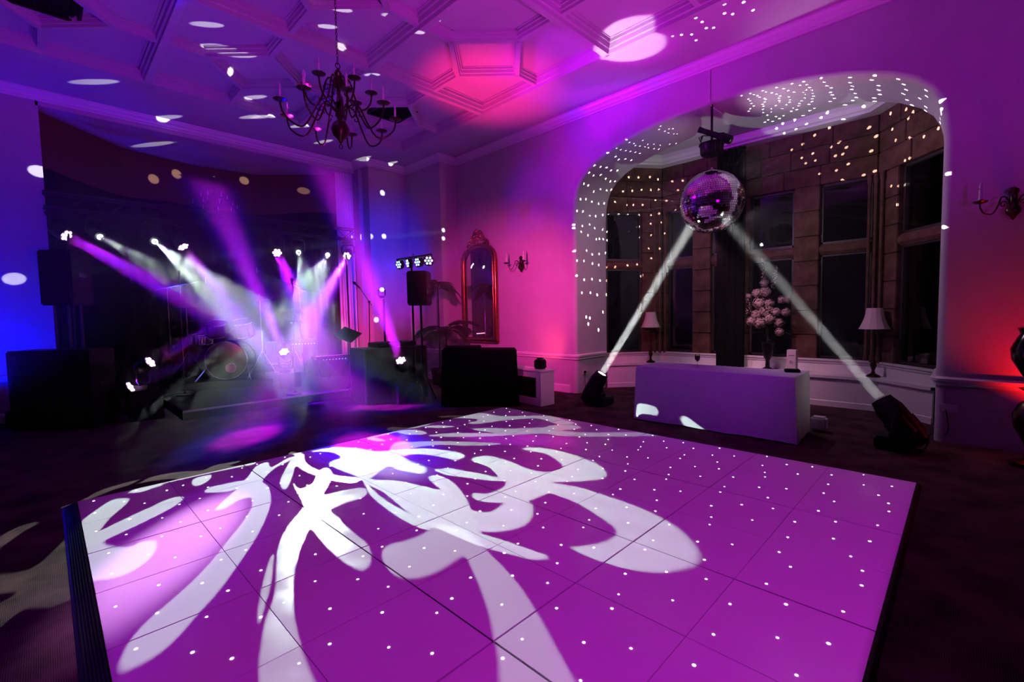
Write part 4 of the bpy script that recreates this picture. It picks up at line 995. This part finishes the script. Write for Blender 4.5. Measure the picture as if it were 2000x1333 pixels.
MB().box((0, 0, 0.18), (0.13, 0.13, 0.36), bev=0.004).build('carton', M['box'], cb_)
pr_ = MB()
for k in range(9): pr_.box((-0.0665, -0.036 + k * .009, 0.275), (0.002, 0.006, 0.010))
for k in range(24):
    a = 2 * pi * k / 24
    if 0.3 < k / 24 < .42: continue
    pr_.box((-0.0665, 0.02 * cos(a), 0.17 + 0.02 * sin(a)), (0.002, 0.006, 0.006))
pr_.box((-0.0665, 0.0, 0.180), (0.002, 0.004, 0.02))
pr_.build('printed_mark', M['print'], cb_)
wbx = MB().box((0, 0, 0.10), (0.14, 0.16, 0.16), bev=0.02)
p_ = at_z(1592, 806, 0.0)
tag(wbx.build('paper_bag', M['box'], loc=(6.50, 1.22, -0.0)), 'small white bag half hidden behind the right end of the table', 'bag')

# ---- table lamps on the window seat
def lamp(label, loc):
    t = thing('table_lamp', label, 'lamp', loc, 0, 'matching table lamps on the window seat')
    MB().lathe([(0.085, 0), (0.09, 0.012), (0.07, 0.03), (0.03, 0.05), (0.018, 0.09), (0.03, 0.13), (0.042, 0.17), (0.03, 0.22), (0.014, 0.26), (0.012, 0.36), (0.008, 0.38), (0.008, 0.70), (0.012, 0.72)], 18).build('base', M['bronze'], t)
    sh = MB(); n_ = 12; vs = []; fs = []
    prof = [(0.185, 0.70), (0.165, 0.745), (0.142, 0.80), (0.122, 0.86), (0.108, 0.92), (0.100, 1.0)]
    for r_, z in prof:
        for k in range(n_ * 2):
            a = 2 * pi * k / (n_ * 2); rr = r_ * (1.0 if k % 2 else 0.975); vs.append((rr * cos(a), rr * sin(a), z))
    m_ = n_ * 2
    for i in range(len(prof) - 1):
        for k in range(m_): fs.append((i * m_ + k, i * m_ + (k + 1) % m_, (i + 1) * m_ + (k + 1) % m_, (i + 1) * m_ + k))
    sh.add(vs, fs); sh.build('lamp_shade', M['shade'], t)
    MB().lathe([(0.187, 0.698), (0.188, 0.706), (0.183, 0.706)], 24, close=False).build('shade_trim', M['shade'], t)
lamp('table lamp with panelled bell shade at the left end of the window seat', (8.42, 4.43, 0.47))
lamp('table lamp with panelled bell shade at the right end of the window seat', (8.42, 0.93, 0.47))

# ---- flower arrangement
fa = thing('flower_arrangement', 'tall arrangement of ivory hydrangeas and flower spikes in a dark urn in the bay', 'flowers', (8.44, 2.33, 0.47))
MB().lathe([(0.09, 0), (0.09, 0.02), (0.035, 0.05), (0.03, 0.16), (0.06, 0.22), (0.10, 0.36), (0.105, 0.44), (0.12, 0.46), (0.11, 0.465), (0.08, 0.44)], 20).build('urn', M['blackgloss'], fa)
def bloom_mesh():
    b = MB()
    for k in range(90):
        u = random.uniform(-1, 1); a = random.uniform(0, 2 * pi); s = sqrt(1 - u * u); n_ = V((s * cos(a), s * sin(a), u)); r_ = 0.085 * random.uniform(.85, 1.05)
        mx = Matrix.Translation(n_ * r_) @ track(n_) @ Rz(random.uniform(0, 2))
        p = 0.022
        b.add([(p, 0, .004), (p * .3, p * .3, -.002), (0, p, .004), (-p * .3, p * .3, -.002), (-p, 0, .004), (-p * .3, -p * .3, -.002), (0, -p, .004), (p * .3, -p * .3, -.002), (0, 0, 0)], [(8, i, (i + 1) % 8) for i in range(8)], False, mx)
    b.lathe([(0.01, -0.06), (0.05, -0.04), (0.065, 0), (0.05, 0.04), (0.01, 0.06)], 8); return b
pos = [(0, .10, .85, 1.1), (0, -.04, .92, 1.1), (0, -.16, .84, .95), (0, .16, .98, 1.0), (0, .02, 1.05, 1.25), (0, -.12, 1.02, .9), (0, -.27, 1.02, .8), (0, .12, 1.18, 1.2), (0, -.02, 1.17, .9), (0, .15, 1.34, .9), (0, .03, 1.36, 1.0), (0, -.20, 1.22, .8), (0, -.30, 1.22, .7), (0, .24, .88, .9), (0, .30, 1.3, .5), (0, .06, 1.50, .8), (0, -.18, .70, .8)]
proto = None
for (x, y, z, s) in pos:
    if proto is None: o = proto = bloom_mesh().build('bloom', M['petal'], fa)
    else: o = proto.copy(); COL.objects.link(o); o.parent = fa
    o.location = (x + random.uniform(-.10, .06), y, z - .06); o.scale = (s,) * 3; o.rotation_euler = (random.uniform(0, 6), random.uniform(0, 6), 0)
for (y0_, z0_, y1_, z1_) in ((.06, 1.40, .10, 1.86), (-.05, 1.35, -.12, 1.72), (.30, .95, .33, 1.30)):
    sp = MB()
    for k in range(60):
        t = k / 60; a = random.uniform(0, 2 * pi); r_ = 0.035 * (1 - .6 * t)
        c = V((r_ * cos(a), y0_ + (y1_ - y0_) * t + r_ * sin(a), z0_ + (z1_ - z0_) * t)); q = 0.014
        sp.add([c + V((random.uniform(-q, q), random.uniform(-q, q), random.uniform(-q, q))) for _ in range(4)], [(0, 1, 2), (0, 2, 3), (0, 1, 3), (1, 2, 3)])
    sp.build('flower_spike', M['petal'], fa)
lv = MB()
for k in range(60):
    a = random.uniform(0, 2 * pi); el = random.uniform(-.2, 1.2); L_ = random.uniform(.22, .42); d = V((cos(a) * cos(el) * .5, sin(a) * cos(el), sin(el))); c = V((0, 0, .50 + random.uniform(0, .5))); tip = c + d * L_; wv = d.cross(V((0.3, .2, 1))).normalized() * .025
    lv.add([c, c.lerp(tip, .5) + wv, tip, c.lerp(tip, .5) - wv], [(0, 1, 2, 3)])
lv.tube([(0, 0, .4), (0, 0, 1.3)], .02, 6)
lv.build('foliage', M['leaf'], fa, kind='stuff')

# ================================================================== STAGE AND DJ EQUIPMENT
def speaker_box(name, label, loc, dims, rz, group=None):
    t = thing(name, label, 'speaker', loc, rz, group)
    w_, d_, h_ = dims
    MB().box((0, 0, h_ / 2), (w_, d_, h_), bev=0.02).build('cabinet', M['black'], t)
    MB().box((0, -d_ / 2 - .004, h_ / 2), (w_ * .88, 0.012, h_ * .90), bev=0.004).build('front_grille', M['grille'], t)
    for sx in (-1, 1): MB().box((sx * (w_ / 2 + .003), 0, h_ * .55), (0.012, d_ * .35, 0.05), bev=0.003).build('handle', M['metal'], t)
    return t
def stand(name, label, loc, h, spread=0.45):
    t = thing(name, label, 'stand', loc)
    MB().tube([(0, 0, 0.10), (0, 0, h)], 0.019, 10).build('pole', M['black'], t)
    MB().lathe([(0.035, 0.48), (0.04, 0.50), (0.04, 0.58), (0.03, 0.60)], 10).build('collar', M['black'], t)
    for k in range(3):
        a = 2 * pi * k / 3 + .4
        MB().tube([(0.03 * cos(a), 0.03 * sin(a), 0.52), (spread * cos(a), spread * sin(a), 0.012)], 0.013, 8).build('leg', M['black'], t)
    return t
# left PA: sub with a tall cabinet on a stand
sp = at_z(100, 840, 0.0)
s1 = speaker_box('subwoofer', 'large black subwoofer on the floor at the left end of the stage', (0.12, 9.05, 0), (1.05, 0.66, 0), 0) if False else None
def pa(label, px0, px1, py_top, py_bot, dep, rz, name='loudspeaker'):
    a = at_d((px0 + px1) / 2, py_bot, dep); b = at_d((px0 + px1) / 2, py_top, dep); c0 = at_d(px0, py_bot, dep); c1 = at_d(px1, py_bot, dep)
    return speaker_box(name, label, (a.x, a.y, a.z), ((c1 - c0).length * .84, (c1 - c0).length * .8, b.z - a.z), rz)
FA = -0.79   # facing the camera
pa('tall black loudspeaker cabinet raised on poles at the left end of the stage', 100, 168, 492, 597, 6.5, FA + .1)
lsp = at_d(130, 597, 6.5)
sb_top = at_d(120, 683, 6.5); sbl = at_d(122, 700, 6.55)
t = speaker_box('subwoofer', 'wide black subwoofer stack on the carpet below the left loudspeaker', (sbl.x, sbl.y, 0.0), (1.04, 0.5, sb_top.z), FA + .1)
for dx, wh in ((-.12, 'leftmost of three slim dark poles'), (.02, 'middle of three slim dark poles'), (.14, 'rightmost of three slim dark poles')):
    q = MB().tube([(0, 0, 0), (0, 0, lsp.z - sb_top.z)], 0.017, 8)
    tag(q.build('speaker_pole', M['metal'], loc=(lsp.x + dx, lsp.y + dx * -.9, sb_top.z)), wh + ' between the left loudspeaker and the subwoofer', 'pole', 'poles under the left loudspeaker')
# right PA by the DJ
pa('black loudspeaker on a pole beside the pink corner of the room', 797, 843, 531, 597, 7.7, FA - .12)
rsp = at_d(822, 597, 7.7)
stand('speaker_stand', 'black tripod stand under the right-hand loudspeaker', (rsp.x, rsp.y, 0), rsp.z, 0.40)
r2 = at_d(806, 597, 8.0); stand('lighting_stand', 'black tripod stand carrying the bar of blue lights', (r2.x, r2.y, 0), at_d(806, 512, 8.0).z, 0.35)
# light bar with four par cans
b0 = at_d(776, 508, 8.6); b1 = at_d(842, 498, 7.6)
lb_ = thing('light_bar', 'lighting bar of four small blue lights above the right-hand loudspeaker', 'stage light', tuple((b0 + b1) / 2))
mid_ = (b0 + b1) / 2
MB().tube([b0 - mid_, b1 - mid_], 0.022, 8).box((0, 0, 0.05), (0.02, 0.02, 0.02)).build('bar', M['black'], lb_)
for k, (tt, fx) in enumerate(((0.04, 0.5), (0.33, 0.12), (0.62, 0.45), (0.93, 1.0))):
    c = b0.lerp(b1, tt) - mid_ + V((0, 0, -0.09)); face = (CAM - (c + mid_)).normalized(); side = V((face.y, -face.x, 0)); d = (face * fx - side * sqrt(max(0, 1 - fx * fx)) * -1)
    d = (face * fx + V((-0.75, 0.3, -0.1)) * sqrt(max(0, 1 - fx * fx))).normalized()
    mx = Matrix.Translation(c) @ track(d)
    hh = MB().lathe([(0.05, -0.09), (0.085, -0.07), (0.09, 0.0), (0.08, 0.004)], 16, mx); hh.tube([c + V((0, 0, .0)), c + V((0, 0, .09))], .012, 6)
    par = hh.build('par_can', M['black'], lb_)
    ll = MB()
    for q in range(7):
        a = q * pi / 3; r0 = 0 if q == 6 else 0.052
        ll.lathe([(0.019, 0.004), (0.015, 0.010), (0.004, 0.011)], 8, mx @ T(r0 * cos(a), r0 * sin(a), 0))
    ll.build('lens', M['lens_b'], par)
# wall-side white LED fixture
p = at_d(746, 566, 8.8)
moving_head('white_wash_light', 'small pale-bodied light showing white lenses on the pink wall beside the stage', p, CAM + V((1.2, 0, 0)), 'lens_w', p.z - .16, True, 0.42, None)
stand('light_stand', 'thin stand holding the small white-lensed light by the stage corner', (p.x + .05, p.y + .04, 0), p.z - .17, .3)

# DJ desk / flight case
dj = thing('mixing_desk', 'black boxy mixing desk with equipment on top at the right of the stage', 'desk', (4.35, 7.40, 0), radians(-4))
MB().box((0, 0, 0.47), (1.20, 0.62, 0.94), bev=0.012).build('cabinet', M['black'], dj)
for sx in (-1, 1):
    for sy in (-1, 1): MB().box((sx * .585, sy * .295, .47), (.035, .035, .945), bev=.004).build('corner_rail', M['metal'], dj)
mx_ = thing('mixer', 'low black mixer lying on the mixing desk', 'mixer', (4.42, 7.40, 0.945), radians(-4))
MB().box((0, 0, .04), (.75, .42, .08), bev=.01).build('body', M['black'], mx_)
kn = MB()
for i in range(10):
    for j in range(4): kn.lathe([(.008, .08), (.008, .095), (.005, .097)], 6, T(-.32 + i * .07, -.15 + j * .07, 0))
kn.build('knobs', M['metal'], mx_, kind='stuff')
# white pars at DJ table small pilot lights
def mic_stand(label, foot, top, boom=None, mic=(0, 0, 1)):
    t = thing('microphone_stand', label, 'stand', tuple(foot))
    L = lambda p: V(p) - V(foot)
    MB().tube([(0, 0, 0.02), L(top)], 0.009, 8).build('pole', M['metal'], t)
    MB().lathe([(0.14, 0), (0.14, 0.012), (0.03, 0.025), (0.012, 0.06)], 18).build('base', M['black'], t)
    e = V(top)
    if boom is not None:
        MB().tube([L(V(top) - (V(boom) - V(top)) * .28), L(boom)], 0.007, 8).build('boom', M['metal'], t); e = V(boom)
        MB().lathe([(0.012, -.02), (0.02, -.01), (0.02, .01), (0.012, .02)], 8, Matrix.Translation(L(top))).build('clutch', M['black'], t)
    d = V(mic).normalized()
    MB().lathe([(0.010, -0.02), (0.013, 0.0), (0.016, 0.09), (0.024, 0.105), (0.027, 0.125), (0.022, 0.145), (0.008, 0.155)], 12, Matrix.Translation(L(e)) @ track(d)).build('microphone', M['metal'], t)
f = at_z(362, 772, .148); mic_stand('straight microphone stand at the left of the stage, tilted slightly', (f.x, f.y, .148), at_y(350, 545, f.y), None, (0.1, -.2, 1))
f = at_z(576, 770, .148); mic_stand('straight microphone stand at the stage centre between the crossing beams', (f.x, f.y, .148), at_y(572, 560, f.y), None, (-0.2, -.2, 1))
f = at_z(723, 775, 0); tp = at_y(721, 590, f.y); mic_stand('boom microphone stand beside the mixing desk', (f.x, f.y, 0), tp, at_y(702, 562, f.y), (-0.6, 0, .5))
# music stand and holder tray
f = at_z(684, 775, 0)
ms = thing('music_stand', 'black music stand tilted toward the stage middle', 'music stand', (f.x, f.y, 0))
MB().tube([(0, 0, 0), (0, 0, 1.08)], .009, 8).build('pole', M['metal'], ms)
MB().box((0, 0, 0), (.42, .012, .30), T(.0, 0, 1.16) @ Rz(FA) @ Matrix.Rotation(-.9, 4, 'X') @ Matrix.Rotation(.5, 4, 'Y')).build('desk_plate', M['black'], ms)
for k in range(3):
    a = 2 * pi * k / 3; MB().tube([(0, 0, .22), (.24 * cos(a), .24 * sin(a), .008)], .008, 6).build('leg', M['metal'], ms)
f = at_y(573, 628, 9.3)
hd = thing('tablet_holder', 'small black tray clamped to the centre microphone stand', 'tray', tuple(f))
MB().box((0, 0, 0), (.26, .18, .02), Rz(FA), bev=.004).build('tray', M['black'], hd)
MB().box((0.0, 0, -.03), (.10, .06, .04), Rz(FA), bev=.006).build('clamp', M['chrome'], hd)

# amplifiers
def amp(label, px, z0, size, yy, led='ledred'):
    p = at_y(px, 700, yy); t = thing('amplifier', label, 'amplifier', (p.x, yy, z0), FA * .4)
    w_, d_, h_ = size
    MB().box((0, 0, h_ / 2), size, bev=.012).build('cabinet', M['black'], t)
    MB().box((0, -d_ / 2 - .003, h_ * .42), (w_ * .9, .01, h_ * .7)).build('front_grille', M['grille'], t)
    k = MB()
    for i in range(8): k.lathe([(.012, 0), (.012, .02), (.008, .022)], 8, T(-w_ * .38 + i * w_ * .76 / 7, -d_ / 2 - .004, h_ * .88) @ Matrix.Rotation(pi / 2, 4, 'X'))
    k.build('knobs', M[led], t, kind='stuff'); return t
amp('guitar amplifier with a row of pink-lit knobs behind the centre microphone', 594, .148, (.58, .28, .86), 10.75)
amp('low black amplifier right of the stage middle with a small blue light', 652, .148, (.62, .30, .45), 10.3, 'ledblue')
# keyboard on stand
kb = thing('keyboard', 'slim electric keyboard on a stand at the right of the stage', 'keyboard', tuple(at_y(655, 697, 9.9)))
MB().box((0, 0, 0), (.95, .28, .07), bev=.01).build('body', M['black'], kb)
ky = MB()
for i in range(36): ky.box((-.43 + i * .0246, -.06, .038), (.022, .13, .012))
ky.build('keys', M['trim'], kb, kind='stuff')
kz = kb.location.z
for sx in (-1, 1): MB().tube([(sx * .3, -.12, -.04), (-sx * .3, .1, -kz + .01)], .012, 8).build('stand_leg', M['metal'], kb)

# drum kit
kc = at_z(455, 741, 0.30)
sgp = MB().box((3.18, 9.75, 0.074), (3.62, 3.10, 0.146), bev=0.008)
tag(sgp.build('stage_platform', M['black']), 'low black stage platform reaching back into the alcove', 'platform')
MBs = MB().box((3.18, 8.195, 0.135), (3.62, 0.012, 0.03)); tag(MBs.build('stage_edge_strip', M['trim']), 'pale strip along the front edge of the low stage', 'trim')
rs = MB().box((0, 0, 0.22), (1.9, 1.3, 0.14), bev=0.01)
tag(rs.build('drum_riser', M['black'], loc=(kc.x + .15, kc.y + .45, 0), rot=(0, 0, -.45)), 'low black platform under the drum kit', 'platform')
dk = thing('drum_kit', 'black drum kit with chrome hardware at the back of the stage', 'drum kit', (kc.x + .05, kc.y + .25, 0.295), FA * .7)
dk.scale = (1.28,) * 3
def drum(name, c, r_, dpt, tilt, az, shell='drumred', parent=dk, head='drumhead'):
    mx = T(*c) @ Rz(az) @ Matrix.Rotation(tilt, 4, 'X')
    s = MB().lathe([(r_, -dpt / 2), (r_, dpt / 2)], 26, mx, close=False); so = s.build(name, M[shell], parent)
    for z_ in (-dpt / 2, dpt / 2): MB().lathe([(r_ + .006, z_ - .012), (r_ + .012, z_), (r_ + .006, z_ + .012), (r_ - .004, z_ + .008)], 26, mx, close=False).build('hoop', M['chrome'], so)
    MB().lathe([(.001, -dpt / 2 - .001), (r_ - .003, -dpt / 2)], 26, mx, close=False).build('drum_head', M[head], so)
    MB().lathe([(.001, dpt / 2 + .001), (r_ - .003, dpt / 2)], 26, mx, close=False).build('drum_head', M[head], so)
    lg = MB()
    for k in range(8):
        a = 2 * pi * k / 8; lg.tube([(cos(a) * (r_ + .012), sin(a) * (r_ + .012), -dpt * .42), (cos(a) * (r_ + .012), sin(a) * (r_ + .012), dpt * .42)], .006, 5, mx)
    lg.build('tension_rods', M['chrome'], so, kind='stuff')
    return so
kick = drum('kick_drum', (0, 0, .30), .29, .42, pi / 2, 0)
MB().lathe([(.001, 0), (.075, .001), (.075, .004), (.001, .005)], 20, T(0.06, -.222, .18) @ Matrix.Rotation(pi / 2, 4, 'X')).build('drum_patch', M['portwhite'], kick, label='pale round patch on the front drum head')
drum('tom', (-.17, .02, .78), .14, .20, .35, .1); drum('tom', (.19, .02, .78), .15, .22, .35, -.1); drum('floor_tom', (.62, .28, .36), .20, .36, 0, 0); drum('snare_drum', (-.48, .32, .62), .17, .14, .08, 0, 'chrome')
def cymbal(x, y, z, r_, tilt, az):
    MB().lathe([(.02, .028), (.05, .018), (r_ * .5, .006), (r_, -.004), (r_, -.007), (.02, .02)], 28, T(x, y, z) @ Rz(az) @ Matrix.Rotation(tilt, 4, 'X'), close=False).build('cymbal', M['brass'], dk)
    p = MB().tube([(x, y, .35), (x, y, z + .05)], .009, 6)
    for k in range(3):
        a = 2 * pi * k / 3 + az; p.tube([(x, y, .42), (x + .24 * cos(a), y + .24 * sin(a), .01)], .008, 6)
    p.build('cymbal_stand', M['chrome'], dk)
cymbal(-.62, .10, 1.18, .22, .25, .4); cymbal(.46, -.02, 1.28, .25, .3, -.3); cymbal(-.75, .40, .92, .17, 0, 0); cymbal(.88, .25, 1.05, .24, .3, -.6)
for x, y in ((-.30, -.16), (.30, -.16)): MB().tube([(x * .9, y, .22), (x * 1.25, y - .22, .01)], .008, 6).build('spur', M['chrome'], dk)
for (x, y, z, bx_, bz_) in ((-.95, .3, 0, .55, .12), (.95, .5, 0, -.65, .30)):
    p = MB().tube([(x, y, 0.01), (x, y, 1.45)], .008, 6); p.tube([(x - bx_ * .3, y, 1.45 - bz_ * .3), (x + bx_, y, 1.45 + bz_)], .007, 6); p.lathe([(.012, 0), (.018, .05), (.012, .10)], 8, T(x + bx_, y, 1.40 + bz_)); p.lathe([(.12, 0), (.12, .01), (.02, .02)], 14, T(x, y, 0)); p.build('overhead_microphone', M['chrome'], dk)

# effect pedals, cables
q = at_z(372, 757, .148)
pdl = thing('pedal_board', 'flat pedal board with blue glinting pedals on the floor left of the drums', 'pedal board', (q.x, q.y, .148), FA)
MB().box((0, 0, .02), (.6, .3, .04), bev=.006).build('board', M['black'], pdl)
for k in range(5):
    e = MB().box((-.22 + k * .11, 0, .06), (.075, .13, .04), bev=.006).build('pedal', M['metal'], pdl)
    MB().lathe([(.006, .08), (.006, .084), (.002, .085)], 8, T(-.22 + k * .11, .04, 0)).build('pilot_light', M['ledblue'], e)
def cable(label, pts, r_=.006):
    P = [V(p) for p in pts]; out = []
    for i in range(len(P) - 1):
        p0 = P[max(i - 1, 0)]; p1 = P[i]; p2 = P[i + 1]; p3 = P[min(i + 2, len(P) - 1)]
        for k in range(8):
            t = k / 8; out.append(0.5 * ((2 * p1) + (-p0 + p2) * t + (2 * p0 - 5 * p1 + 4 * p2 - p3) * t * t + (-p0 + 3 * p1 - 3 * p2 + p3) * t ** 3))
    out.append(P[-1]); tag(MB().tube(out, r_, 6).build('floor_cable', M['black']), label, 'cable')
cable('black cable looping across the stage floor from the pedal board', [at_z(x, y, .155) for x, y in ((300, 776), (335, 772), (360, 768), (385, 765), (402, 757), (392, 752))])
cable('black cable trailing from the right-hand beam light toward the wall socket', [at_z(x, y, .008) for x, y in ((1780, 868), (1800, 880), (1812, 862), (1818, 848))] + [V((6.75, .10, .12)), V((6.79, .12, .36))])
cable('black cable dropping from the left pier socket to the beam light', [V((7.05, 5.035, .36)), V((7.0, 5.0, .15)), V((6.9, 4.9, .01)), V((6.6, 4.6, .01)), V((6.35, 4.3, .01))])
for nm, loc, rz_, lb2 in (('left', (7.05, 5.045, .38), pi, 'white double socket low on the inside of the left arch pier'), ('right', (6.795, .10, .38), -pi / 2, 'small socket low on the wall beside the right arch pier')):
    s_ = thing('wall_socket', lb2, 'socket', loc, rz_ - (0 if nm == 'left' else 0))
    MB().box((0, 0.006, 0), (.145, .012, .085), bev=.004).build('plate', M['trim'], s_)
    MB().box((.03, 0.03, 0), (.05, .04, .05), bev=.008).build('plug', M['black'], s_)

# truss over the stage
tr = thing('stage_truss', 'black lattice truss carrying the hanging lights across the stage', 'truss', (2.6, TY, 3.22))
ch_ = MB(); H_ = .11
for dy in (-H_, H_):
    for dz_ in (0.0, 2 * H_): ch_.tube([(-2.5, dy, dz_ + .02), (2.5, dy, dz_ + .02)], .018, 8)
ch_.build('chord_tubes', M['black'], tr)
br = MB(); k = 0; x = -2.5
while x < 2.5:
    for dy in (-H_, H_): br.tube([(x, dy, .02 + (0 if k % 2 else 2 * H_)), (min(x + .25, 2.5), dy, .02 + (2 * H_ if k % 2 else 0))], .008, 6)
    for dz_ in (0, 2 * H_): br.tube([(x, -H_ if k % 2 else H_, dz_ + .02), (min(x + .25, 2.5), H_ if k % 2 else -H_, dz_ + .02)], .008, 6)
    x += .25; k += 1
br.build('bracing', M['black'], tr, kind='stuff')
for sx, lb2 in ((-2.25, 'black wind-up stand holding the left end of the stage truss'), (2.28, 'black wind-up stand holding the right end of the stage truss')):
    stand('truss_stand', lb2, (2.6 + sx, TY, 0), 3.22, .24)

# ceiling vents and detector
def vent(label, cx_, cy_, w_, d_):
    t = thing('ceiling_vent', label, 'vent', (cx_, cy_, ZP - .03), 0, None)
    f = MB()
    for s in (-1, 1): f.box((s * w_ / 2, 0, 0), (.04, d_, .06)); f.box((0, s * d_ / 2, 0), (w_ + .04, .04, .06))
    f.build('frame', M['black'], t)
    MB().box((0, 0, .02), (w_, d_, .01)).build('duct_plate', M['black'], t)
    for k in range(9): MB().box((-w_ / 2 + .06 + k * (w_ - .12) / 8, 0, 0), (.035, d_ - .03, .006), Matrix.Identity(4)).build('slat', M['grille'], t)
vent('square black ceiling vent seen through the large chandelier', 4.58, 7.40, .60, .62)
vent('square black ceiling vent in the top left corner of the coffering', 0.20, 7.45, .62, .66)
sd = thing('smoke_detector', 'small round smoke detector on the ceiling near the chandelier chain', 'detector', (2.60, 5.98, ZP))
MB().lathe([(.075, 0), (.075, -.02), (.06, -.03), (.05, -.05), (.02, -.055)], 18).build('cap', M['ceil'], sd)

# dark turned pedestal at the right edge
pd = thing('turned_pedestal', 'dark turned wooden pedestal and urn cut off by the right edge of the photo', 'pedestal', (6.25, -0.475, 0))
MB().lathe([(.15, 0), (.15, .04), (.06, .07), (.05, .18), (.09, .28), (.13, .36), (.14, .48), (.10, .58), (.05, .62), (.045, .68), (.11, .72)], 20).build('pedestal', M['bronze'], pd)
MB().lathe([(.05, .72), (.045, .76), (.10, .86), (.16, .98), (.17, 1.08), (.13, 1.18), (.11, 1.22), (.13, 1.27), (.10, 1.28)], 20).build('urn', M['blackgloss'], pd)
rp = thing('floor_uplight', 'small red uplighter on the carpet behind the dark pedestal', 'uplight', (6.50, -1.0, 0))
MB().box((0, 0, .09), (.2, .2, .16), bev=.02).build('housing', M['black'], rp)
bp_ = thing('floor_uplight', 'small blue uplighter on the carpet beside the left end of the stage', 'uplight', (-0.35, 9.72, 0))
MB().box((0, 0, .12), (.2, .2, .24), bev=.02).build('housing', M['black'], bp_)

# ================================================================== mirror-ball dots (lamps on real surfaces)
bpy.context.view_layer.update()
dg = bpy.context.evaluated_depsgraph_get()
def hit(px, py):
    d = ray(px, py).normalized(); o = CAM.copy()
    for _ in range(6):
        ok, loc, nrm, idx, ob, mw = SC.ray_cast(dg, o, d)
        if not ok: return None
        if ob.data.materials and ob.data.materials[0] and ob.data.materials[0].name in ('clear_glass', 'aged_bronze'): o = loc + d * .01; continue
        return loc
nd = 0
for i, (px, py) in enumerate(DOTS):
    p = hit(px, py)
    if p is None: continue
    d = (p - BALL); L = d.length
    if L < 0.6: continue
    d.normalize(); strength = 620 if not (1200 < px < 1330 and py < 300) else 140
    light('SPOT', 'ball_reflection', BALL + d * (BR + .012), p, (1.0, 0.97, 0.93), strength * (L - BR) ** 2, 1.15 if L > 1.6 else 1.5, 0.25, 0.001); nd += 1
for (px, py) in BIG:
    p = hit(px, py)
    if p is None: continue
    d = (p - BALL); L = d.length; d.normalize()
    light('SPOT', 'ball_reflection', BALL + d * (BR + .012), p, (0.97, 0.97, 1.0), 95 * (L - BR) ** 2, 1.15, 0.4, 0.002); nd += 1
light('SPOT', 'ball_glow_up', BALL + V((.25, -.32, .34)), (7.3, 1.0, 4.4), (1.0, 0.78, 1.0), 34, 120, 0.8, 0.05)  # added lamps above the ball, imitating its reflections on the arch
light('SPOT', 'ball_glow_up', BALL + V((.25, .32, .34)), (7.3, 4.2, 4.3), (1.0, 0.74, 1.0), 9, 120, 0.8, 0.05)
light('SPOT', 'ball_glow_low', BALL + V((0.1, 0, -BR - .08)), (8.5, 2.6, 0.45), (1.0, 0.36, 0.60), 120, 66, 1.0, 0.05)  # added lamp under the ball to brighten the bay bench
# added lamps standing in for soft light the ball throws onto the arch
light('SPOT', 'ball_glow_left', BALL + V((.12, .42, -.20)).normalized() * (BR + .05), (8.0, 4.6, 1.6), (1.0, 0.74, 0.95), 33, 150, 0.5, 0.03)
light('SPOT', 'ball_glow_right', BALL + V((.12, -.42, -.20)).normalized() * (BR + .05), (8.0, 0.8, 1.6), (1.0, 0.74, 0.95), 33, 150, 0.5, 0.03)

# ================================================================== HAZE
hz = MB().box((2.75, 8.05, 1.66), (6.1, 5.1, 3.3)).build('stage_haze', haze_mat('stage_haze', 0.052), kind='stuff')
tag(hz, 'thin stage haze hanging in the light beams over the stage', 'haze', kind='stuff')
hb = MB().box((7.25, 2.63, 2.1), (2.5, 4.6, 4.0)).build('bay_haze', haze_mat('bay_haze', 0.007), kind='stuff')
tag(hb, 'faint haze around the mirror ball showing the two white beams', 'haze', kind='stuff')
print('dots', nd, 'stones', stone_n, 'objects', len(bpy.data.objects))
